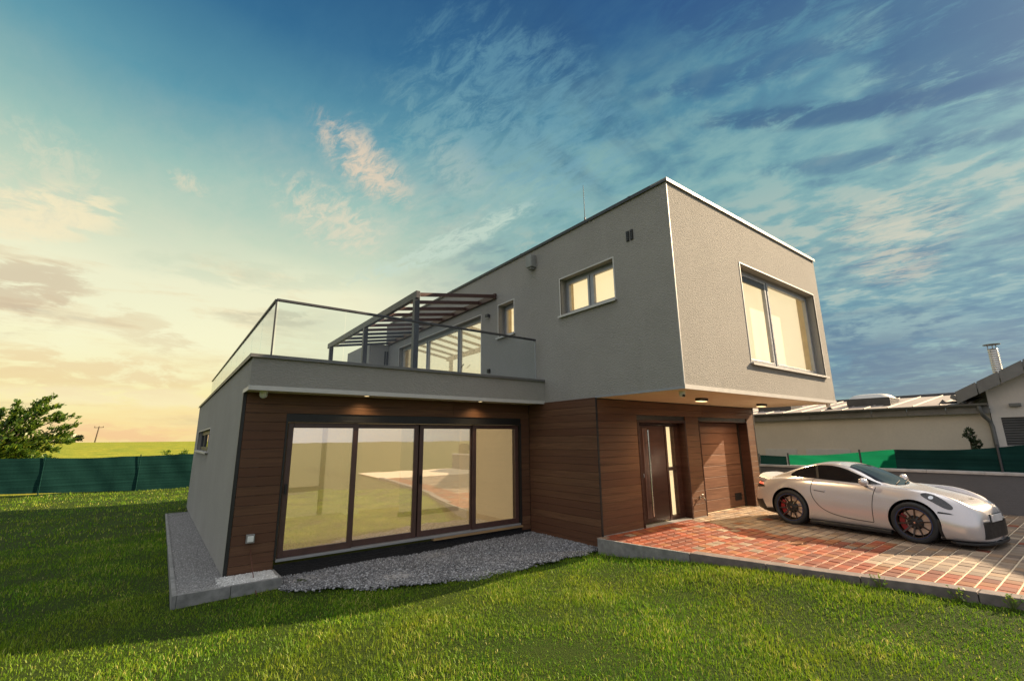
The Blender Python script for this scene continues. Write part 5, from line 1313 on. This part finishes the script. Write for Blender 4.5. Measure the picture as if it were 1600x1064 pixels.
# low flat clouds in front of the glow
lo = t.noise(t.mapv(sph, (2.3, 13, 1), (0, 0, R(3)), (.55, .2, 0)), 1, 7, .62, .4); lo2 = t.noise(t.mapv(sph, (12, 34, 1)), 1, 5, .65, .3)
lsum = t.math('ADD', t.math('MULTIPLY', lo, .78), t.math('MULTIPLY', lo2, .22))
lm = t.math('MULTIPLY', t.maprange(lsum, .47, .60, 0, 1, True), t.math('MULTIPLY', t.maprange(t.math('ABSOLUTE', azi), .55, .15, 0, 1, True), t.math('MULTIPLY', t.maprange(el, .0, .04, .3, 1, True), t.maprange(el, .25, .17, 0, 1, True))))
lcol = t.ramp(lsum, [(.46, lin(252, 218, 160)), (.54, lin(232, 192, 140)), (.62, lin(180, 158, 132))])
sky = t.mix(t.math('MULTIPLY', lm, .45), sky, lcol)
# single cloud banks at their own places in the sky
pn = t.noise(t.mapv(plane, (9.5, 4.0, 1), (0, 0, R(40))), 2.2, 9, .72, .5); pn2 = t.noise(t.mapv(sph, (7, 24, 1), (0, 0, R(6))), 1.6, 7, .66, .4)
def bank(p, q, half, col, k, lo_=.44, hi_=.62, n=None, soft=.25):
    global sky
    (a0, e0), (a1, e1) = sky_dir(*p), sky_dir(*q); am, em = (a0 + a1) / 2, (e0 + e1) / 2; ce = math.cos(em)
    du, dv = (a1 - a0) * ce, e1 - e0; ln = math.hypot(du, dv); c, s_ = du / ln, dv / ln
    x = t.math('MULTIPLY', t.math('SUBTRACT', azi, am), ce); y = t.math('SUBTRACT', t.math('MULTIPLY', el, math.pi / 2), em)
    u = t.math('DIVIDE', t.math('ADD', t.math('MULTIPLY', x, c), t.math('MULTIPLY', y, s_)), ln / 2)
    v = t.math('DIVIDE', t.math('SUBTRACT', t.math('MULTIPLY', y, c), t.math('MULTIPLY', x, s_)), half / 760.0)
    d = t.math('ADD', t.math('MULTIPLY', u, u), t.math('MULTIPLY', v, v))
    m = t.math('MULTIPLY', t.maprange(d, soft, 1.6, 1, 0, True), t.maprange(t.math('ADD', n or pn, t.maprange(d, 0, 1.2, .07, -.06)), lo_, hi_, 0, 1, True))
    sky = t.mix(t.math('MULTIPLY', m, k), sky, lin(*col))
bank((495, 180), (645, 320), 40, (250, 220, 186), .80, .40, .66, soft=.0); bank((420, 285), (610, 385), 50, (244, 226, 194), .62, .42, .68, soft=.0); bank((670, 220), (770, 300), 44, (222, 216, 194), .45, .42, .70, soft=.0); bank((560, 170), (980, 330), 110, (150, 190, 186), .50, .42, .68, soft=.0)
bank((540, 440), (840, 315), 20, (206, 224, 204), .75, .40, .60); bank((640, 60), (1010, 260), 120, (108, 160, 176), .55, .42, .66)
bank((-120, 330), (200, 330), 34, (255, 240, 196), .85, .42, .58, pn2); bank((-100, 250), (190, 300), 70, (226, 224, 194), .55, .44, .70, soft=.0); bank((250, 265), (335, 302), 14, (236, 224, 192), .6, .42, .68, soft=.0)
bank((-120, 480), (150, 440), 44, (204, 174, 138), .58, .43, .58, pn2); bank((120, 470), (330, 560), 24, (230, 206, 160), .5, .44, .60, pn2)
bank((-160, 555), (350, 600), 32, (236, 196, 138), .50, .42, .58, pn2); bank((20, 668), (330, 684), 16, (250, 200, 150), .7, .40, .60, pn2); bank((-60, 610), (420, 625), 14, (255, 238, 190), .6, .40, .58, pn2)
bank((330, 490), (520, 500), 14, (214, 206, 170), .7, .42, .58, pn2); bank((180, 400), (560, 440), 26, (214, 222, 190), .5, .42, .62, pn2)
bank((1280, 350), (1530, 340), 40, (214, 206, 178), .55); bank((1330, 420), (1480, 410), 26, (222, 204, 172), .45); bank((1240, 520), (1560, 500), 26, (150, 182, 176), .6, .42, .6, pn2)
bank((1080, 190), (1640, 110), 16, (30, 78, 122), .75, .36, .56, pn2); bank((1000, 150), (1400, 30), 20, (34, 84, 130), .6, .38, .56, pn2); bank((1180, 270), (1640, 190), 14, (40, 90, 130), .55, .36, .56, pn2)
bank((1250, 580), (1680, 560), 46, (70, 98, 128), .65, .40, .58, pn2)
bank((1330, -40), (1720, 70), 90, (38, 92, 132), .8, .34, .56); bank((1000, -30), (1330, -10), 60, (24, 72, 124), .6, .36, .58)
# unseen sky behind the viewer and overhead, brightened as added fill light
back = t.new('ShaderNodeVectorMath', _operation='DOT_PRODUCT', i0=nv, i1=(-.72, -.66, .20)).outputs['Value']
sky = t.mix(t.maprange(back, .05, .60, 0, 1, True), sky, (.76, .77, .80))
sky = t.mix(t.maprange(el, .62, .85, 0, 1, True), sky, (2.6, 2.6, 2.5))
sky = t.mix(t.maprange(el, -.02, -.0001, 1, 0), sky, lin(60, 66, 50))
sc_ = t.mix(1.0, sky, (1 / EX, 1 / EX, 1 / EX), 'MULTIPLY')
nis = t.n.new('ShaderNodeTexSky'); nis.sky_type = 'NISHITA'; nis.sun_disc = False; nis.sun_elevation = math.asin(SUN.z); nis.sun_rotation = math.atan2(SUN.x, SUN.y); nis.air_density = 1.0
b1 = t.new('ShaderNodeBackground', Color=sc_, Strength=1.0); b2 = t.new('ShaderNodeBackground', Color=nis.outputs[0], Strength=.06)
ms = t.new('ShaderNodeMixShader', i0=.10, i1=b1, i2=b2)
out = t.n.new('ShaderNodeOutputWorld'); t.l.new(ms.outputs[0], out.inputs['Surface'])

sl_ = bpy.data.lights.new('sun', 'SUN'); sl_.energy = 4.7; sl_.angle = R(.6); sl_.color = (1, .77, .50)
so = bpy.data.objects.new('sun', sl_); COL.objects.link(so); so.rotation_euler = SUN.to_track_quat('Z', 'Y').to_euler(); so.location = (20, -6, 14)

cd = bpy.data.cameras.new('camera'); cd.lens = f / 1600 * 36; cd.sensor_width = 36; cd.sensor_fit = 'HORIZONTAL'; cd.clip_end = 5000; cd.clip_start = .05
co = bpy.data.objects.new('camera', cd); COL.objects.link(co)
co.matrix_world = Matrix(((r2.x, u2.x, -fwd.x, CAM[0]), (r2.y, u2.y, -fwd.y, CAM[1]), (r2.z, u2.z, -fwd.z, CAM[2]), (0, 0, 0, 1)))
S.camera = co
S.view_settings.view_transform = 'Standard'; S.view_settings.look = 'None'; S.view_settings.exposure = EXPO; S.view_settings.gamma = 1; S.view_settings.use_curve_mapping = False
S.render.engine = 'CYCLES'; S.cycles.use_denoising = True; S.cycles.max_bounces = 8; S.cycles.transparent_max_bounces = 12; S.cycles.sample_clamp_indirect = 6
